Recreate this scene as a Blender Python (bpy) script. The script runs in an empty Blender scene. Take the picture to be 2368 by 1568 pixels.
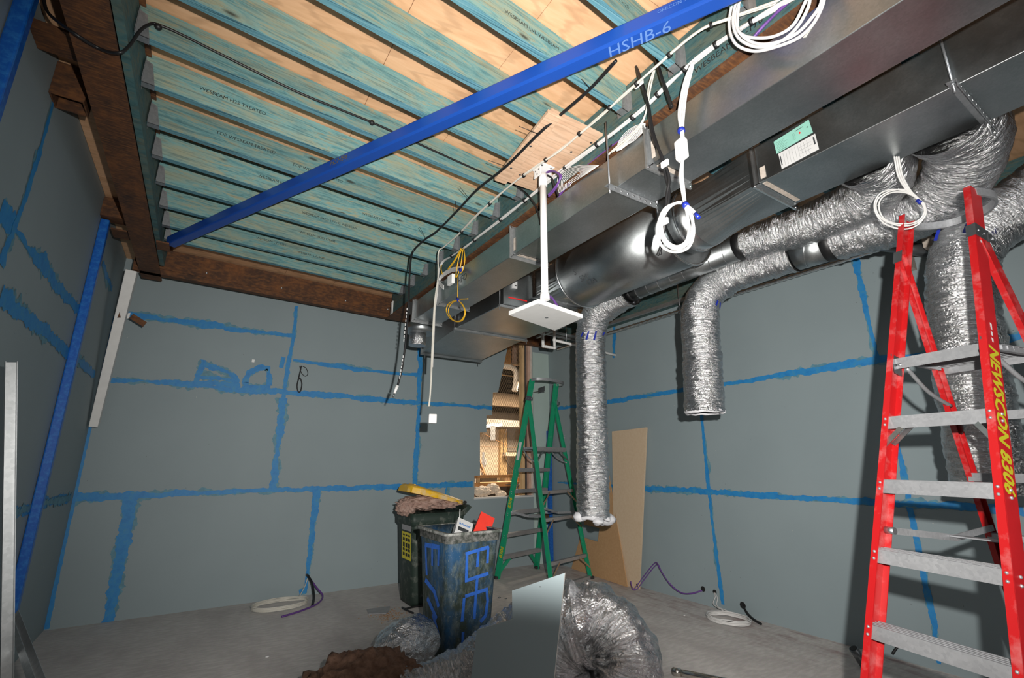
import bpy, bmesh, math, random
from mathutils import Vector, Matrix, noise
random.seed(7)
C = bpy.context.scene.collection
PI = math.pi
V = Vector

# ------------------------------------------------------------------ camera
FPX = 1100.0                     # focal length in pixels of a 2368 x 1568 frame
YAW, PIT, ROL, HC = math.radians(32.7), math.radians(14.6), math.radians(0.1), 1.58
CF = V((math.sin(YAW) * math.cos(PIT), math.cos(YAW) * math.cos(PIT), math.sin(PIT)))
_r = V((math.cos(YAW), -math.sin(YAW), 0)); _u = _r.cross(CF)
CR = _r * math.cos(ROL) + _u * math.sin(ROL); CU = CR.cross(CF)
CO = V((0, 0, HC))
cam = bpy.data.objects.new('camera', bpy.data.cameras.new('camera'))
C.objects.link(cam)
cam.data.sensor_width = 36.0; cam.data.lens = FPX / 2368 * 36.0
cam.data.clip_start = 0.02; cam.data.clip_end = 100
cam.matrix_world = Matrix(((CR.x, CU.x, -CF.x, CO.x), (CR.y, CU.y, -CF.y, CO.y), (CR.z, CU.z, -CF.z, CO.z), (0, 0, 0, 1)))
bpy.context.scene.camera = cam

def P(px, py, x=None, y=None, z=None):
    """where the sight line of a photo pixel meets a real plane of the room"""
    v = CR * (px - 1184) + CU * (784 - py) + CF * FPX
    t = (x - CO.x) / v.x if x is not None else (y - CO.y) / v.y if y is not None else (z - CO.z) / v.z
    return CO + v * t

# ------------------------------------------------------------------ materials
MATS = {}
def nt(name):
    m = bpy.data.materials.new(name); m.use_nodes = True
    n = m.node_tree.nodes; l = m.node_tree.links
    b = n['Principled BSDF']
    MATS[name] = m
    return m, n, l, b
def tex(n, l, kind, scale, coord='Object', vscale=(1, 1, 1), rot=(0, 0, 0), rnd=False, **kw):
    tc = n.new('ShaderNodeTexCoord'); mp = n.new('ShaderNodeMapping')
    if rnd:                            # every board gets its own stretch of grain
        oi = n.new('ShaderNodeObjectInfo'); ml = n.new('ShaderNodeMath'); ml.operation = 'MULTIPLY'; ml.inputs[1].default_value = 53.0
        l.new(oi.outputs['Random'], ml.inputs[0]); l.new(ml.outputs[0], mp.inputs['Location'])
    mp.inputs['Scale'].default_value = vscale; mp.inputs['Rotation'].default_value = rot
    l.new(tc.outputs[coord], mp.inputs['Vector'])
    t = n.new(kind); t.inputs['Scale'].default_value = scale
    for k, v in kw.items():
        if k in t.inputs: t.inputs[k].default_value = v
        else: setattr(t, k, v)
    l.new(mp.outputs[0], t.inputs['Vector'])
    return t
def ramp(n, l, src, stops):
    r = n.new('ShaderNodeValToRGB'); e = r.color_ramp.elements
    while len(e) < len(stops): e.new(0.5)
    for i, (p, c) in enumerate(stops):
        e[i].position = p; e[i].color = (c, c, c, 1) if isinstance(c, (int, float)) else (*c, 1)
    l.new(src, r.inputs[0]); return r.outputs[0]
def mix(n, l, fac, a, b, mode='MIX'):
    m = n.new('ShaderNodeMix'); m.data_type = 'RGBA'; m.blend_type = mode
    if isinstance(fac, (int, float)): m.inputs[0].default_value = fac
    else: l.new(fac, m.inputs[0])
    for i, c in ((6, a), (7, b)):
        if isinstance(c, tuple): m.inputs[i].default_value = (*c, 1)
        else: l.new(c, m.inputs[i])
    return m.outputs[2]
def bump(n, l, b, src, strength=.3, dist=.01):
    bp = n.new('ShaderNodeBump'); bp.inputs['Strength'].default_value = strength; bp.inputs['Distance'].default_value = dist
    l.new(src, bp.inputs['Height']); l.new(bp.outputs[0], b.inputs['Normal'])
    return bp
def flat(name, col, rough=.5, metal=0., var=.12, scale=14, spec=.5):
    m, n, l, b = nt(name)
    t = tex(n, l, 'ShaderNodeTexNoise', scale, Detail=4)
    d = tuple(c * (1 - var) for c in col); u = tuple(min(1, c * (1 + var)) for c in col)
    l.new(ramp(n, l, t.outputs[0], [(.3, d), (.7, u)]), b.inputs['Base Color'])
    b.inputs['Roughness'].default_value = rough; b.inputs['Metallic'].default_value = metal
    b.inputs['Specular IOR Level'].default_value = spec
    return m
def dusty(name, col, dust, lo, hi, rough=.6, scale=9, detail=8, metal=0., stretch=(1, 1, 1), bmp=0):
    m, n, l, b = nt(name)
    t = tex(n, l, 'ShaderNodeTexNoise', scale, vscale=stretch, Detail=detail, Roughness=.65)
    f = ramp(n, l, t.outputs[0], [(lo, 0.), (hi, 1.)])
    l.new(mix(n, l, f, col, dust), b.inputs['Base Color'])
    b.inputs['Roughness'].default_value = rough; b.inputs['Metallic'].default_value = metal
    if bmp: bump(n, l, b, t.outputs[0], bmp, .01)
    return m

# plasterboard: blue-grey paper face with the odd speck of dust and stopping
m, n, l, b = nt('plasterboard')
t = tex(n, l, 'ShaderNodeTexNoise', 1.2, Detail=5); t2 = tex(n, l, 'ShaderNodeTexNoise', 60, Detail=2)
base = ramp(n, l, t.outputs[0], [(.25, (.245, .302, .322)), (.75, (.272, .332, .352))])
sp = tex(n, l, 'ShaderNodeTexVoronoi', 9.0); spf = ramp(n, l, sp.outputs['Distance'], [(.018, 1.), (.03, 0.)])
c = mix(n, l, spf, base, (.07, .075, .075))
sw = tex(n, l, 'ShaderNodeTexVoronoi', 5.0); swf = ramp(n, l, sw.outputs['Distance'], [(.014, 1.), (.022, 0.)])
c = mix(n, l, swf, c, (.55, .54, .5)); l.new(c, b.inputs['Base Color']); b.inputs['Roughness'].default_value = .62
bump(n, l, b, t2.outputs[0], .04, .002)
flat('plaster_core', (.72, .70, .66), .8)
# brushed-on blue sealing paint
m, n, l, b = nt('seal_paint')
t = tex(n, l, 'ShaderNodeTexNoise', 14, Detail=8, Roughness=.7)
l.new(ramp(n, l, t.outputs[0], [(.3, (.012, .17, .46)), (.52, (.02, .23, .54)), (.72, (.06, .26, .40))]), b.inputs['Base Color'])
b.inputs['Roughness'].default_value = .55
# concrete floor
m, n, l, b = nt('concrete')
t = tex(n, l, 'ShaderNodeTexNoise', 1.6, vscale=(1.6, .7, 1), rot=(0, 0, .35), Detail=8, Roughness=.6)
t2 = tex(n, l, 'ShaderNodeTexNoise', 26, vscale=(.35, 1.2, 1), rot=(0, 0, .35), Detail=6)
t3 = tex(n, l, 'ShaderNodeTexNoise', 180, Detail=3)
c = ramp(n, l, t.outputs[0], [(.28, (.50, .46, .445)), (.5, (.63, .59, .565)), (.75, (.70, .67, .64))])
c = mix(n, l, ramp(n, l, t2.outputs[0], [(.42, .35), (.62, 0.)]), c, (.38, .355, .34))
c = mix(n, l, .25, c, t3.outputs[1], 'OVERLAY')
# red chalk dust along the right wall
tc = n.new('ShaderNodeTexCoord'); sx = n.new('ShaderNodeSeparateXYZ'); l.new(tc.outputs['Object'], sx.inputs[0])
mr = n.new('ShaderNodeMapRange'); mr.inputs[1].default_value = 4.15; mr.inputs[2].default_value = 5.0
l.new(sx.outputs[0], mr.inputs[0])
t4 = tex(n, l, 'ShaderNodeTexNoise', 3.2, vscale=(2.6, .8, 1), Detail=7, Roughness=.65)
mu = n.new('ShaderNodeMath'); mu.operation = 'MULTIPLY'; l.new(mr.outputs[0], mu.inputs[0])
l.new(ramp(n, l, t4.outputs[0], [(.48, 0.), (.72, .85)]), mu.inputs[1])
c = mix(n, l, mu.outputs[0], c, (.24, .11, .115))
l.new(c, b.inputs['Base Color']); b.inputs['Roughness'].default_value = .75
bump(n, l, b, t2.outputs[0], .12, .004)
# plywood
def plywood(name, c0, c1, c2, rotz, knots=True):
    m, n, l, b = nt(name)
    w = tex(n, l, 'ShaderNodeTexNoise', 2.2, vscale=(1, 6, 1), rot=(0, 0, rotz), Detail=7, Roughness=.6, Distortion=1.2)
    g = tex(n, l, 'ShaderNodeTexWave', 3.2, vscale=(.35, 2.4, 1), rot=(0, 0, rotz), Distortion=9, Detail=3)
    c = ramp(n, l, w.outputs[0], [(.25, c0), (.5, c1), (.75, c2)])
    c = mix(n, l, ramp(n, l, g.outputs[0], [(.0, .35), (.25, 0.)]), c, tuple(x * .62 for x in c0))
    if knots:
        k = tex(n, l, 'ShaderNodeTexVoronoi', 3.0, vscale=(1, 1.2, .2), rot=(0, 0, rotz))
        c = mix(n, l, ramp(n, l, k.outputs['Distance'], [(.07, 1.), (.085, 0.)]), c, (.40, .20, .11))
        c = mix(n, l, ramp(n, l, k.outputs['Distance'], [(.05, 1.), (.065, 0.)]), c, (.50, .29, .17))
    l.new(c, b.inputs['Base Color']); b.inputs['Roughness'].default_value = .6
    bump(n, l, b, w.outputs[0], .08, .003)
plywood('plywood', (.56, .315, .165), (.68, .40, .225), (.75, .475, .285), 0.0)
plywood('plywood_patch', (.58, .36, .23), (.68, .45, .30), (.74, .52, .37), 1.5)
# treated teal joist timber
def teal(name, a, bb, tan, rot=(0, 0, .094)):
    m, n, l, b = nt(name)
    oi = n.new('ShaderNodeObjectInfo')
    w = tex(n, l, 'ShaderNodeTexNoise', 2.6, vscale=(1.5, 4, 9), rot=rot, rnd=True, Detail=10, Roughness=.7, Distortion=1.6)
    g = tex(n, l, 'ShaderNodeTexNoise', 9.0, vscale=(.35, 1, 9), rot=rot, rnd=True, Detail=6, Roughness=.6, Distortion=.8)
    p = tex(n, l, 'ShaderNodeTexNoise', 2.0, vscale=(1, 1, 3.5), rot=rot, rnd=True, Detail=6, Roughness=.65)
    c = ramp(n, l, w.outputs[0], [(.36, a), (.5, bb), (.64, tan)])
    c = mix(n, l, ramp(n, l, p.outputs[0], [(.48, 0.), (.66, .75)]), c, tan)
    c = mix(n, l, ramp(n, l, g.outputs[0], [(.36, .55), (.50, 0.)]), c, tuple(x * .5 for x in a))
    k = tex(n, l, 'ShaderNodeTexVoronoi', 2.6, vscale=(.7, .2, 2.2), rot=rot, rnd=True)
    c = mix(n, l, ramp(n, l, k.outputs['Distance'], [(.035, 1.), (.09, 0.)]), c, (.045, .055, .045))
    hs = n.new('ShaderNodeHueSaturation'); l.new(c, hs.inputs['Color'])
    mr = n.new('ShaderNodeMapRange'); mr.inputs[3].default_value = .82; mr.inputs[4].default_value = 1.15
    l.new(oi.outputs['Random'], mr.inputs[0]); l.new(mr.outputs[0], hs.inputs['Value'])
    l.new(hs.outputs[0], b.inputs['Base Color']); b.inputs['Roughness'].default_value = .7
    bump(n, l, b, w.outputs[0], .1, .003)
teal('joist_teal', (.075, .205, .225), (.155, .310, .305), (.285, .285, .185))
teal('ledger_teal', (.030, .085, .095), (.05, .12, .125), (.11, .12, .085), (0, 0, 1.57))
m, n, l, b = nt('joist_edge')          # laminated bottom edge, stained stronger blue
w = tex(n, l, 'ShaderNodeTexNoise', 4, vscale=(.5, 40, 1), rot=(0, 0, -.0933), Detail=4)
l.new(ramp(n, l, w.outputs[0], [(.34, (.025, .075, .10)), (.46, (.085, .235, .29)), (.7, (.17, .33, .37))]), b.inputs['Base Color'])
b.inputs['Roughness'].default_value = .65
# rust
m, n, l, b = nt('rust')
t = tex(n, l, 'ShaderNodeTexNoise', 5, vscale=(1.2, .7, 1), Detail=9, Roughness=.7); t2 = tex(n, l, 'ShaderNodeTexNoise', 40, vscale=(.4, 2, 1), Detail=5)
c = ramp(n, l, t.outputs[0], [(.3, (.034, .020, .014)), (.5, (.085, .036, .017)), (.72, (.19, .07, .02))])
c = mix(n, l, ramp(n, l, t2.outputs[0], [(.45, 0.), (.7, .55)]), c, (.26, .105, .03)); l.new(c, b.inputs['Base Color'])
b.inputs['Roughness'].default_value = .7; b.inputs['Metallic'].default_value = .15; bump(n, l, b, t2.outputs[0], .15, .003)
# galvanised sheet
def galv(name, lo, hi, rough=.34, spang=26, metal=1.0, bstr=.05):
    m, n, l, b = nt(name)
    v = tex(n, l, 'ShaderNodeTexVoronoi', spang); t = tex(n, l, 'ShaderNodeTexNoise', 2.2, Detail=6, Roughness=.6)
    s = tex(n, l, 'ShaderNodeTexNoise', 30, vscale=(1, .08, 1), Detail=4)
    f = ramp(n, l, v.outputs['Color'], [(0., lo), (1., hi)])
    c = mix(n, l, ramp(n, l, t.outputs[0], [(.35, .55), (.65, 0.)]), f, tuple(x * .7 for x in lo))
    l.new(c, b.inputs['Base Color']); b.inputs['Metallic'].default_value = metal
    mr = n.new('ShaderNodeMapRange'); mr.inputs[3].default_value = rough * .75; mr.inputs[4].default_value = rough * 1.5
    l.new(t.outputs[0], mr.inputs[0]); l.new(mr.outputs[0], b.inputs['Roughness'])
    bump(n, l, b, s.outputs[0], bstr, .002)
galv('galvanised', (.44, .47, .48), (.54, .57, .58), .34, 110)
galv('galvanised_bright', (.72, .74, .75), (.86, .87, .88), .24, 60)
galv('galvanised_stud', (.42, .44, .45), (.55, .57, .58), .40, 60, .85)
galv('hanger_steel', (.36, .38, .40), (.52, .54, .56), .38, 70, .75)
galv('aluminium', (.38, .39, .41), (.49, .50, .52), .42, 80, .55, .03)
# crinkled foil: creases run round the hose
def foil(name, uv):
    m, n, l, b = nt(name)
    if uv: t = tex(n, l, 'ShaderNodeTexNoise', 1.0, coord='UV', vscale=(13, 62, 1), Detail=7, Roughness=.6, Distortion=1.1)
    else: t = tex(n, l, 'ShaderNodeTexNoise', 20, vscale=(1, 1, 1.6), Detail=7, Roughness=.6, Distortion=.9)
    v = tex(n, l, 'ShaderNodeTexVoronoi', 55, feature='DISTANCE_TO_EDGE')
    l.new(ramp(n, l, t.outputs[0], [(.3, (.56, .57, .59)), (.7, (.90, .90, .91))]), b.inputs['Base Color'])
    b.inputs['Metallic'].default_value = 1.0; b.inputs['Roughness'].default_value = .22
    ad = n.new('ShaderNodeMath'); ad.operation = 'MULTIPLY_ADD'; l.new(v.outputs['Distance'], ad.inputs[0]); ad.inputs[1].default_value = .35; l.new(t.outputs[0], ad.inputs[2])
    bump(n, l, b, ad.outputs[0], .85, .018)
foil('foil', True); foil('foil_bag', False)
flat('seal_wash', (.11, .26, .335), .6, var=.2, scale=20)
dusty('blue_steel', (.008, .060, .33), (.12, .06, .03), .70, .74, .38, 22, 6)
dusty('blue_post', (.008, .095, .42), (.03, .20, .55), .45, .75, .32, 30, 4)
flat('white_paint', (.78, .77, .75), .5, var=.04)
flat('white_plastic', (.84, .84, .83), .35, var=.03)
flat('white_cable', (.64, .63, .62), .4, var=.05)
flat('cream_cable', (.58, .56, .50), .45, var=.06)
flat('black_cable', (.010, .010, .011), .45, var=.1)
flat('black_tape', (.008, .008, .009), .5)
flat('purple_cable', (.115, .045, .22), .4); flat('yellow_cable', (.75, .42, .02), .4); flat('blue_tape', (.01, .025, .30), .4)
dusty('red_fibreglass', (.43, .009, .011), (.50, .15, .15), .5, .78, .36, 10, 7)
flat('red_web', (.46, .012, .016), .34, var=.06)
dusty('green_fibreglass', (.010, .30, .15), (.10, .33, .22), .55, .8, .4, 12, 6)
dusty('mdf_pale', (.56, .42, .285), (.60, .47, .33), .35, .7, .75, 30, 5)
dusty('mdf_tan', (.46, .27, .13), (.52, .32, .165), .35, .7, .75, 30, 5)
dusty('bin_green', (.018, .034, .026), (.20, .21, .18), .52, .8, .55, 11, 9, bmp=.05)
m, n, l, b = nt('bin_blue')           # green plastic under blue overspray and plaster dust
t = tex(n, l, 'ShaderNodeTexNoise', 3.2, vscale=(1, 1, .7), Detail=9, Roughness=.7); t2 = tex(n, l, 'ShaderNodeTexNoise', 15, vscale=(1.4, 1.4, .6), Detail=9, Roughness=.75); t3 = tex(n, l, 'ShaderNodeTexNoise', 50, Detail=6, Roughness=.7)
c = mix(n, l, ramp(n, l, t.outputs[0], [(.43, 0.), (.62, .85)]), (.030, .045, .034), (.012, .085, .21))
c = mix(n, l, ramp(n, l, t2.outputs[0], [(.48, 0.), (.72, .7)]), c, (.20, .24, .22))
c = mix(n, l, ramp(n, l, t3.outputs[0], [(.60, 0.), (.72, .8)]), c, (.36, .38, .37))
l.new(c, b.inputs['Base Color']); b.inputs['Roughness'].default_value = .55; bump(n, l, b, t2.outputs[0], .06, .01)
dusty('bin_spray', (.03, .15, .62), (.02, .09, .40), .45, .75, .5, 24, 6)
dusty('bin_dust', (.085, .10, .085), (.40, .40, .38), .40, .60, .75, 22, 8)
dusty('lid_yellow', (.80, .46, .012), (.62, .55, .44), .5, .75, .45, 6, 6)
flat('label_yellow', (.70, .60, .03), .5, var=.1); flat('print_black', (.012, .012, .012), .6); flat('print_grey', (.05, .055, .06), .6)
flat('red_card', (.85, .045, .025), .55, var=.06); flat('label_mint', (.27, .56, .47), .55, var=.04); flat('label_white', (.60, .60, .60), .55, var=.03)
flat('print_blue', (.01, .20, .62), .55); flat('print_red', (.75, .02, .02), .5); flat('scratch_white', (.10, .20, .48), .6); flat('marker_brown', (.14, .10, .03), .6)
flat('yellow_lettering', (.50, .46, .02), .5, var=.05); flat('white_wadding', (.72, .72, .75), .95); flat('grey_card', (.36, .36, .37), .7)
dusty('insulation_brown', (.10, .050, .030), (.30, .175, .12), .35, .72, .95, 16, 9, bmp=1.0)
dusty('insulation_pink', (.28, .17, .135), (.46, .33, .28), .35, .72, .95, 18, 9, bmp=.9)
dusty('fill_sealant', (.42, .36, .30), (.55, .48, .42), .4, .6, .7, 20)
flat('chrome_pipe', (.62, .60, .56), .22, 1.0); flat('steel_dark', (.20, .21, .22), .35, .8); flat('zinc', (.55, .57, .60), .35, .9)
flat('pine', (.68, .46, .24), .6, var=.15, scale=6); flat('pine_dark', (.45, .21, .07), .6, var=.2, scale=6); flat('timber_pink', (.55, .37, .29), .6, var=.15, scale=5)
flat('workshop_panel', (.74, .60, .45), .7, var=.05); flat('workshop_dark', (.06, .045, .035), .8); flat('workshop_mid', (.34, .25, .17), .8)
flat('workshop_grey', (.30, .27, .24), .7); flat('rubber', (.03, .03, .03), .7); flat('dust_orange', (.50, .30, .17), .9)
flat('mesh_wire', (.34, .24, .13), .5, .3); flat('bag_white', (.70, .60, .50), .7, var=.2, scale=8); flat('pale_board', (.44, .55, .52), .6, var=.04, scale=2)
flat('bottle_blue', (.015, .06, .40), .3)
m, n, l, b = nt('tube_light'); b.inputs['Emission Color'].default_value = (1, .86, .68, 1); b.inputs['Emission Strength'].default_value = 7
b.inputs['Base Color'].default_value = (.9, .9, .85, 1)
M = MATS
FLASH, SPOT, AIMU, AIMR, AMB, EXPO = 1030, 129, -.07, .05, 14, 0.0
# ------------------------------------------------------------------ mesh helpers
class MB:
    """collects shapes in world coordinates; build() links them as one mesh object"""
    def __init__(s): s.bm = bmesh.new(); s.mi = 0
    def face(s, vs, smooth=False):
        try:
            f = s.bm.faces.new(vs); f.material_index = s.mi; f.smooth = smooth; return f
        except ValueError: return None
    def hexa(s, c):
        v = [s.bm.verts.new(p) for p in c]
        for q in ((0, 3, 2, 1), (4, 5, 6, 7), (0, 1, 5, 4), (1, 2, 6, 5), (2, 3, 7, 6), (3, 0, 4, 7)): s.face([v[i] for i in q])
    def box(s, x0, x1, y0, y1, z0, z1):
        s.hexa([(x0, y0, z0), (x1, y0, z0), (x1, y1, z0), (x0, y1, z0), (x0, y0, z1), (x1, y0, z1), (x1, y1, z1), (x0, y1, z1)])
    def obox(s, o, u, v, w):
        """box from corner o spanned by the vectors u, v, w"""
        o, u, v, w = V(o), V(u), V(v), V(w)
        s.hexa([o, o + u, o + u + v, o + v, o + w, o + u + w, o + u + v + w, o + v + w])
    def bar(s, a, b, w, h, up=(0, 0, 1), w2=None, h2=None):
        """rectangular bar a to b, centred, width w across, height h along up"""
        a, b = V(a), V(b); d = (b - a).normalized(); u = V(up); sd = d.cross(u).normalized(); u = sd.cross(d).normalized()
        w2 = w if w2 is None else w2; h2 = h if h2 is None else h2
        q = [(-1, -1), (1, -1), (1, 1), (-1, 1)]
        s.hexa([a + sd * (i * w / 2) + u * (j * h / 2) for i, j in q] + [b + sd * (i * w2 / 2) + u * (j * h2 / 2) for i, j in q])
    def channel(s, a, b, w, h, t, up):
        """C section: web width w across, flanges of height h along up, thickness t"""
        a, b = V(a), V(b); d = (b - a).normalized(); u = V(up); sd = d.cross(u).normalized(); u = sd.cross(d).normalized()
        L = b - a
        s.obox(a - sd * w / 2, sd * w, u * t, L)
        s.obox(a - sd * w / 2 + u * t, sd * t, u * (h - t), L); s.obox(a + sd * (w / 2 - t) + u * t, sd * t, u * (h - t), L)
    def prism(s, pts, vec):
        """polygon pts (3-D loop) swept along vec"""
        vec = V(vec); a = [s.bm.verts.new(V(p)) for p in pts]; b = [s.bm.verts.new(V(p) + vec) for p in pts]
        s.face(a[::-1]); s.face(b); n = len(a)
        for i in range(n): s.face([a[i], a[(i + 1) % n], b[(i + 1) % n], b[i]])
    def tube(s, pts, r, seg=8, cap=True, rad=None, closed=False):
        """round tube through pts; rad(i, ang) may vary the radius"""
        pts = [V(p) for p in pts]; n = len(pts); rings = []; prev = None
        for i in range(n):
            if closed: t = pts[(i + 1) % n] - pts[i - 1]
            else: t = pts[min(i + 1, n - 1)] - pts[max(i - 1, 0)]
            t = t.normalized() if t.length > 1e-9 else V((0, 0, 1))
            if prev is None: prev = V((0, 0, 1)) if abs(t.z) < .9 else V((1, 0, 0))
            sd = t.cross(prev).normalized(); up = sd.cross(t).normalized(); prev = up
            ring = []
            for k in range(seg):
                a = 2 * PI * k / seg; rr = r if rad is None else rad(i, a)
                ring.append(s.bm.verts.new(pts[i] + (sd * math.cos(a) + up * math.sin(a)) * rr))
            rings.append(ring)
        m = n if closed else n - 1
        uv = s.bm.loops.layers.uv.verify(); ln = 0.
        for i in range(m):
            A, B = rings[i], rings[(i + 1) % n]; dl = (pts[(i + 1) % n] - pts[i]).length
            for k in range(seg):
                f = s.face([A[k], A[(k + 1) % seg], B[(k + 1) % seg], B[k]], True)
                if f and r > .09:
                    w = 2 * PI * r / seg
                    for lp, q in zip(f.loops, ((k * w, ln), (k * w + w, ln), (k * w + w, ln + dl), (k * w, ln + dl))): lp[uv].uv = q
            ln += dl
        if cap and not closed: s.face(rings[0][::-1]); s.face(rings[-1])
        return rings
    def cyl(s, a, b, r, seg=20, r2=None):
        a, b = V(a), V(b); r2 = r if r2 is None else r2
        s.tube([a, b], r, seg, True, lambda i, t: r if i == 0 else r2)
    def ball(s, c, r, seg=10, sc=(1, 1, 1)):
        mt = Matrix.Translation(V(c)) @ Matrix.Diagonal((*sc, 1))
        ret = bmesh.ops.create_uvsphere(s.bm, u_segments=seg, v_segments=max(4, seg // 2), radius=r, matrix=mt)
        for v in ret['verts']:
            for f in v.link_faces: f.smooth = True; f.material_index = s.mi
    def quad(s, a, b, c, d):
        s.face([s.bm.verts.new(V(p)) for p in (a, b, c, d)])
    def build(s, name, mat, parent=None, loc=None, bevel=0):
        me = bpy.data.meshes.new(name)
        bmesh.ops.recalc_face_normals(s.bm, faces=s.bm.faces[:])
        if parent is not None: off = origin(parent)
        elif loc is not None: off = V(loc)
        else:
            if len(s.bm.verts):
                xs = [v.co for v in s.bm.verts]
                off = V((sum(v.x for v in xs) / len(xs), sum(v.y for v in xs) / len(xs), min(v.z for v in xs)))
            else: off = V((0, 0, 0))
        for v in s.bm.verts: v.co -= off
        s.bm.to_mesh(me); s.bm.free()
        for k in (mat if isinstance(mat, (list, tuple)) else [mat]): me.materials.append(M[k])
        o = bpy.data.objects.new(name, me); C.objects.link(o)
        if parent is not None: o.parent = parent
        else: o.location = off
        if bevel:
            md = o.modifiers.new('bevel', 'BEVEL'); md.width = bevel; md.segments = 2; md.limit_method = 'ANGLE'
        return o
def origin(o):
    p = V((0, 0, 0))
    while o is not None: p = p + o.location; o = o.parent
    return p
def thing(name, label, cat, loc=(0, 0, 0), group=None):
    o = bpy.data.objects.new(name, None); C.objects.link(o); o.location = loc; o.empty_display_size = .1
    return tag(o, label, cat, group)
def tag(o, label, cat, group=None, kind=None):
    o['label'] = label; o['category'] = cat
    if group: o['group'] = group
    if kind: o['kind'] = kind
    return o
def struct(o): o['kind'] = 'structure'; return o
def spline(pts, n=8, closed=False):
    """Catmull-Rom through pts"""
    pts = [V(p) for p in pts]; m = len(pts); out = []
    rng = m if closed else m - 1
    for i in range(rng):
        if closed: p0, p1, p2, p3 = pts[i - 1], pts[i], pts[(i + 1) % m], pts[(i + 2) % m]
        else: p0, p1, p2, p3 = pts[max(i - 1, 0)], pts[i], pts[i + 1], pts[min(i + 2, m - 1)]
        for k in range(n):
            t = k / n
            out.append(.5 * ((2 * p1) + (p2 - p0) * t + (2 * p0 - 5 * p1 + 4 * p2 - p3) * t * t + (3 * p1 - p0 - 3 * p2 + p3) * t ** 3))
    if not closed: out.append(pts[-1])
    return out
def text_into(mb, txt, size, o, u, v, depth=.0006, shear=0., bold=0.):
    """letters laid on the plane at o with baseline direction u and up direction v"""
    cu = bpy.data.curves.new('lettering', 'FONT'); cu.body = txt; cu.size = size; cu.resolution_u = 2; cu.shear = shear; cu.offset = bold
    ob = bpy.data.objects.new('lettering', cu); C.objects.link(ob)
    dg = bpy.context.evaluated_depsgraph_get(); me = bpy.data.meshes.new_from_object(ob.evaluated_get(dg))
    u = V(u).normalized(); v = V(v).normalized(); w = u.cross(v).normalized(); o = V(o)
    vs = [mb.bm.verts.new(o + u * q.co.x + v * q.co.y + w * depth) for q in me.vertices]
    for p in me.polygons: mb.face([vs[i] for i in p.vertices])
    bpy.data.objects.remove(ob); bpy.data.meshes.remove(me); bpy.data.curves.remove(cu)
def nz(x, y=0., z=0.): return noise.noise(V((x, y, z)))
_SK = [0]
def stroke(mb, pts, w, nrm, off=.0012, rag=.35, step=.012, seed=0.):
    """ragged brush stroke along pts on a plane with normal nrm; w may be a list of widths"""
    _SK[0] += 1; off = off + .00027 * (_SK[0] % 13)
    pts = [V(p) for p in pts]; nrm = V(nrm).normalized(); ws = w if isinstance(w, list) else [w] * len(pts)
    L = []
    for i in range(len(pts) - 1):
        k = max(1, int((pts[i + 1] - pts[i]).length / step))
        for j in range(k): t = j / k; L.append((pts[i].lerp(pts[i + 1], t), ws[i] + (ws[i + 1] - ws[i]) * t))
    L.append((pts[-1], ws[-1])); prev = None
    for i, (p, ww) in enumerate(L):
        d = (L[min(i + 1, len(L) - 1)][0] - L[max(i - 1, 0)][0]).normalized(); sd = nrm.cross(d)
        s_ = i * step; ab = []
        for q in (0., 40.):
            e = ww / 2 * (.78 + .9 * rag * nz(s_ * 1.7, seed + q, 3.) + 1.3 * rag * nz(s_ * 6, seed + q, 1.) + .9 * rag * nz(s_ * 19, seed + q, 1.) + .6 * rag * nz(s_ * 45, seed + q, 9.))
            e += max(0, nz(s_ * 4, seed + q, 5.) - .25) * .10 * rag * (1 if nz(s_ * 1.3, seed + q, 6.) > 0 else .2)
            ab.append(max(e, ww * .14))
        A = mb.bm.verts.new(p + sd * ab[0] + nrm * off); B = mb.bm.verts.new(p - sd * ab[1] + nrm * off)
        if prev: mb.face([prev[0], prev[1], B, A])
        prev = (A, B)
# ------------------------------------------------------------------ room shell
YB, XR, XL, ZC = 6.8, 5.15, -1.02, 3.9
mb = MB(); mb.box(XL - .1, 11.5, -2.6, 14.5, -.1, 0); struct(mb.build('floor', 'concrete', loc=(0, 0, 0)))

# ceiling: underside of plywood sheets, fine gaps between them
mb = MB()
ys = [-2.6, -.05, 1.25, 2.42, 3.62, 4.82, 6.9]
xs = [XL, .62, 1.22, 2.42, 3.62, XR + .1]
for i in range(len(ys) - 1):
    sh = .0 if i % 2 else .6
    for j in range(len(xs) - 1):
        mb.box(xs[j] + .0015, xs[j + 1] - .0015, ys[i] + .0015, ys[i + 1] - .0015, ZC, ZC + .02)
mb.box(XL - .1, XR + .1, -2.6, 6.9, ZC + .02, ZC + .04)
struct(mb.build('ceiling', 'plywood', loc=(0, 0, ZC)))

def wallpt(pts, **k): return [P(*p, **k) for p in pts]
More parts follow.
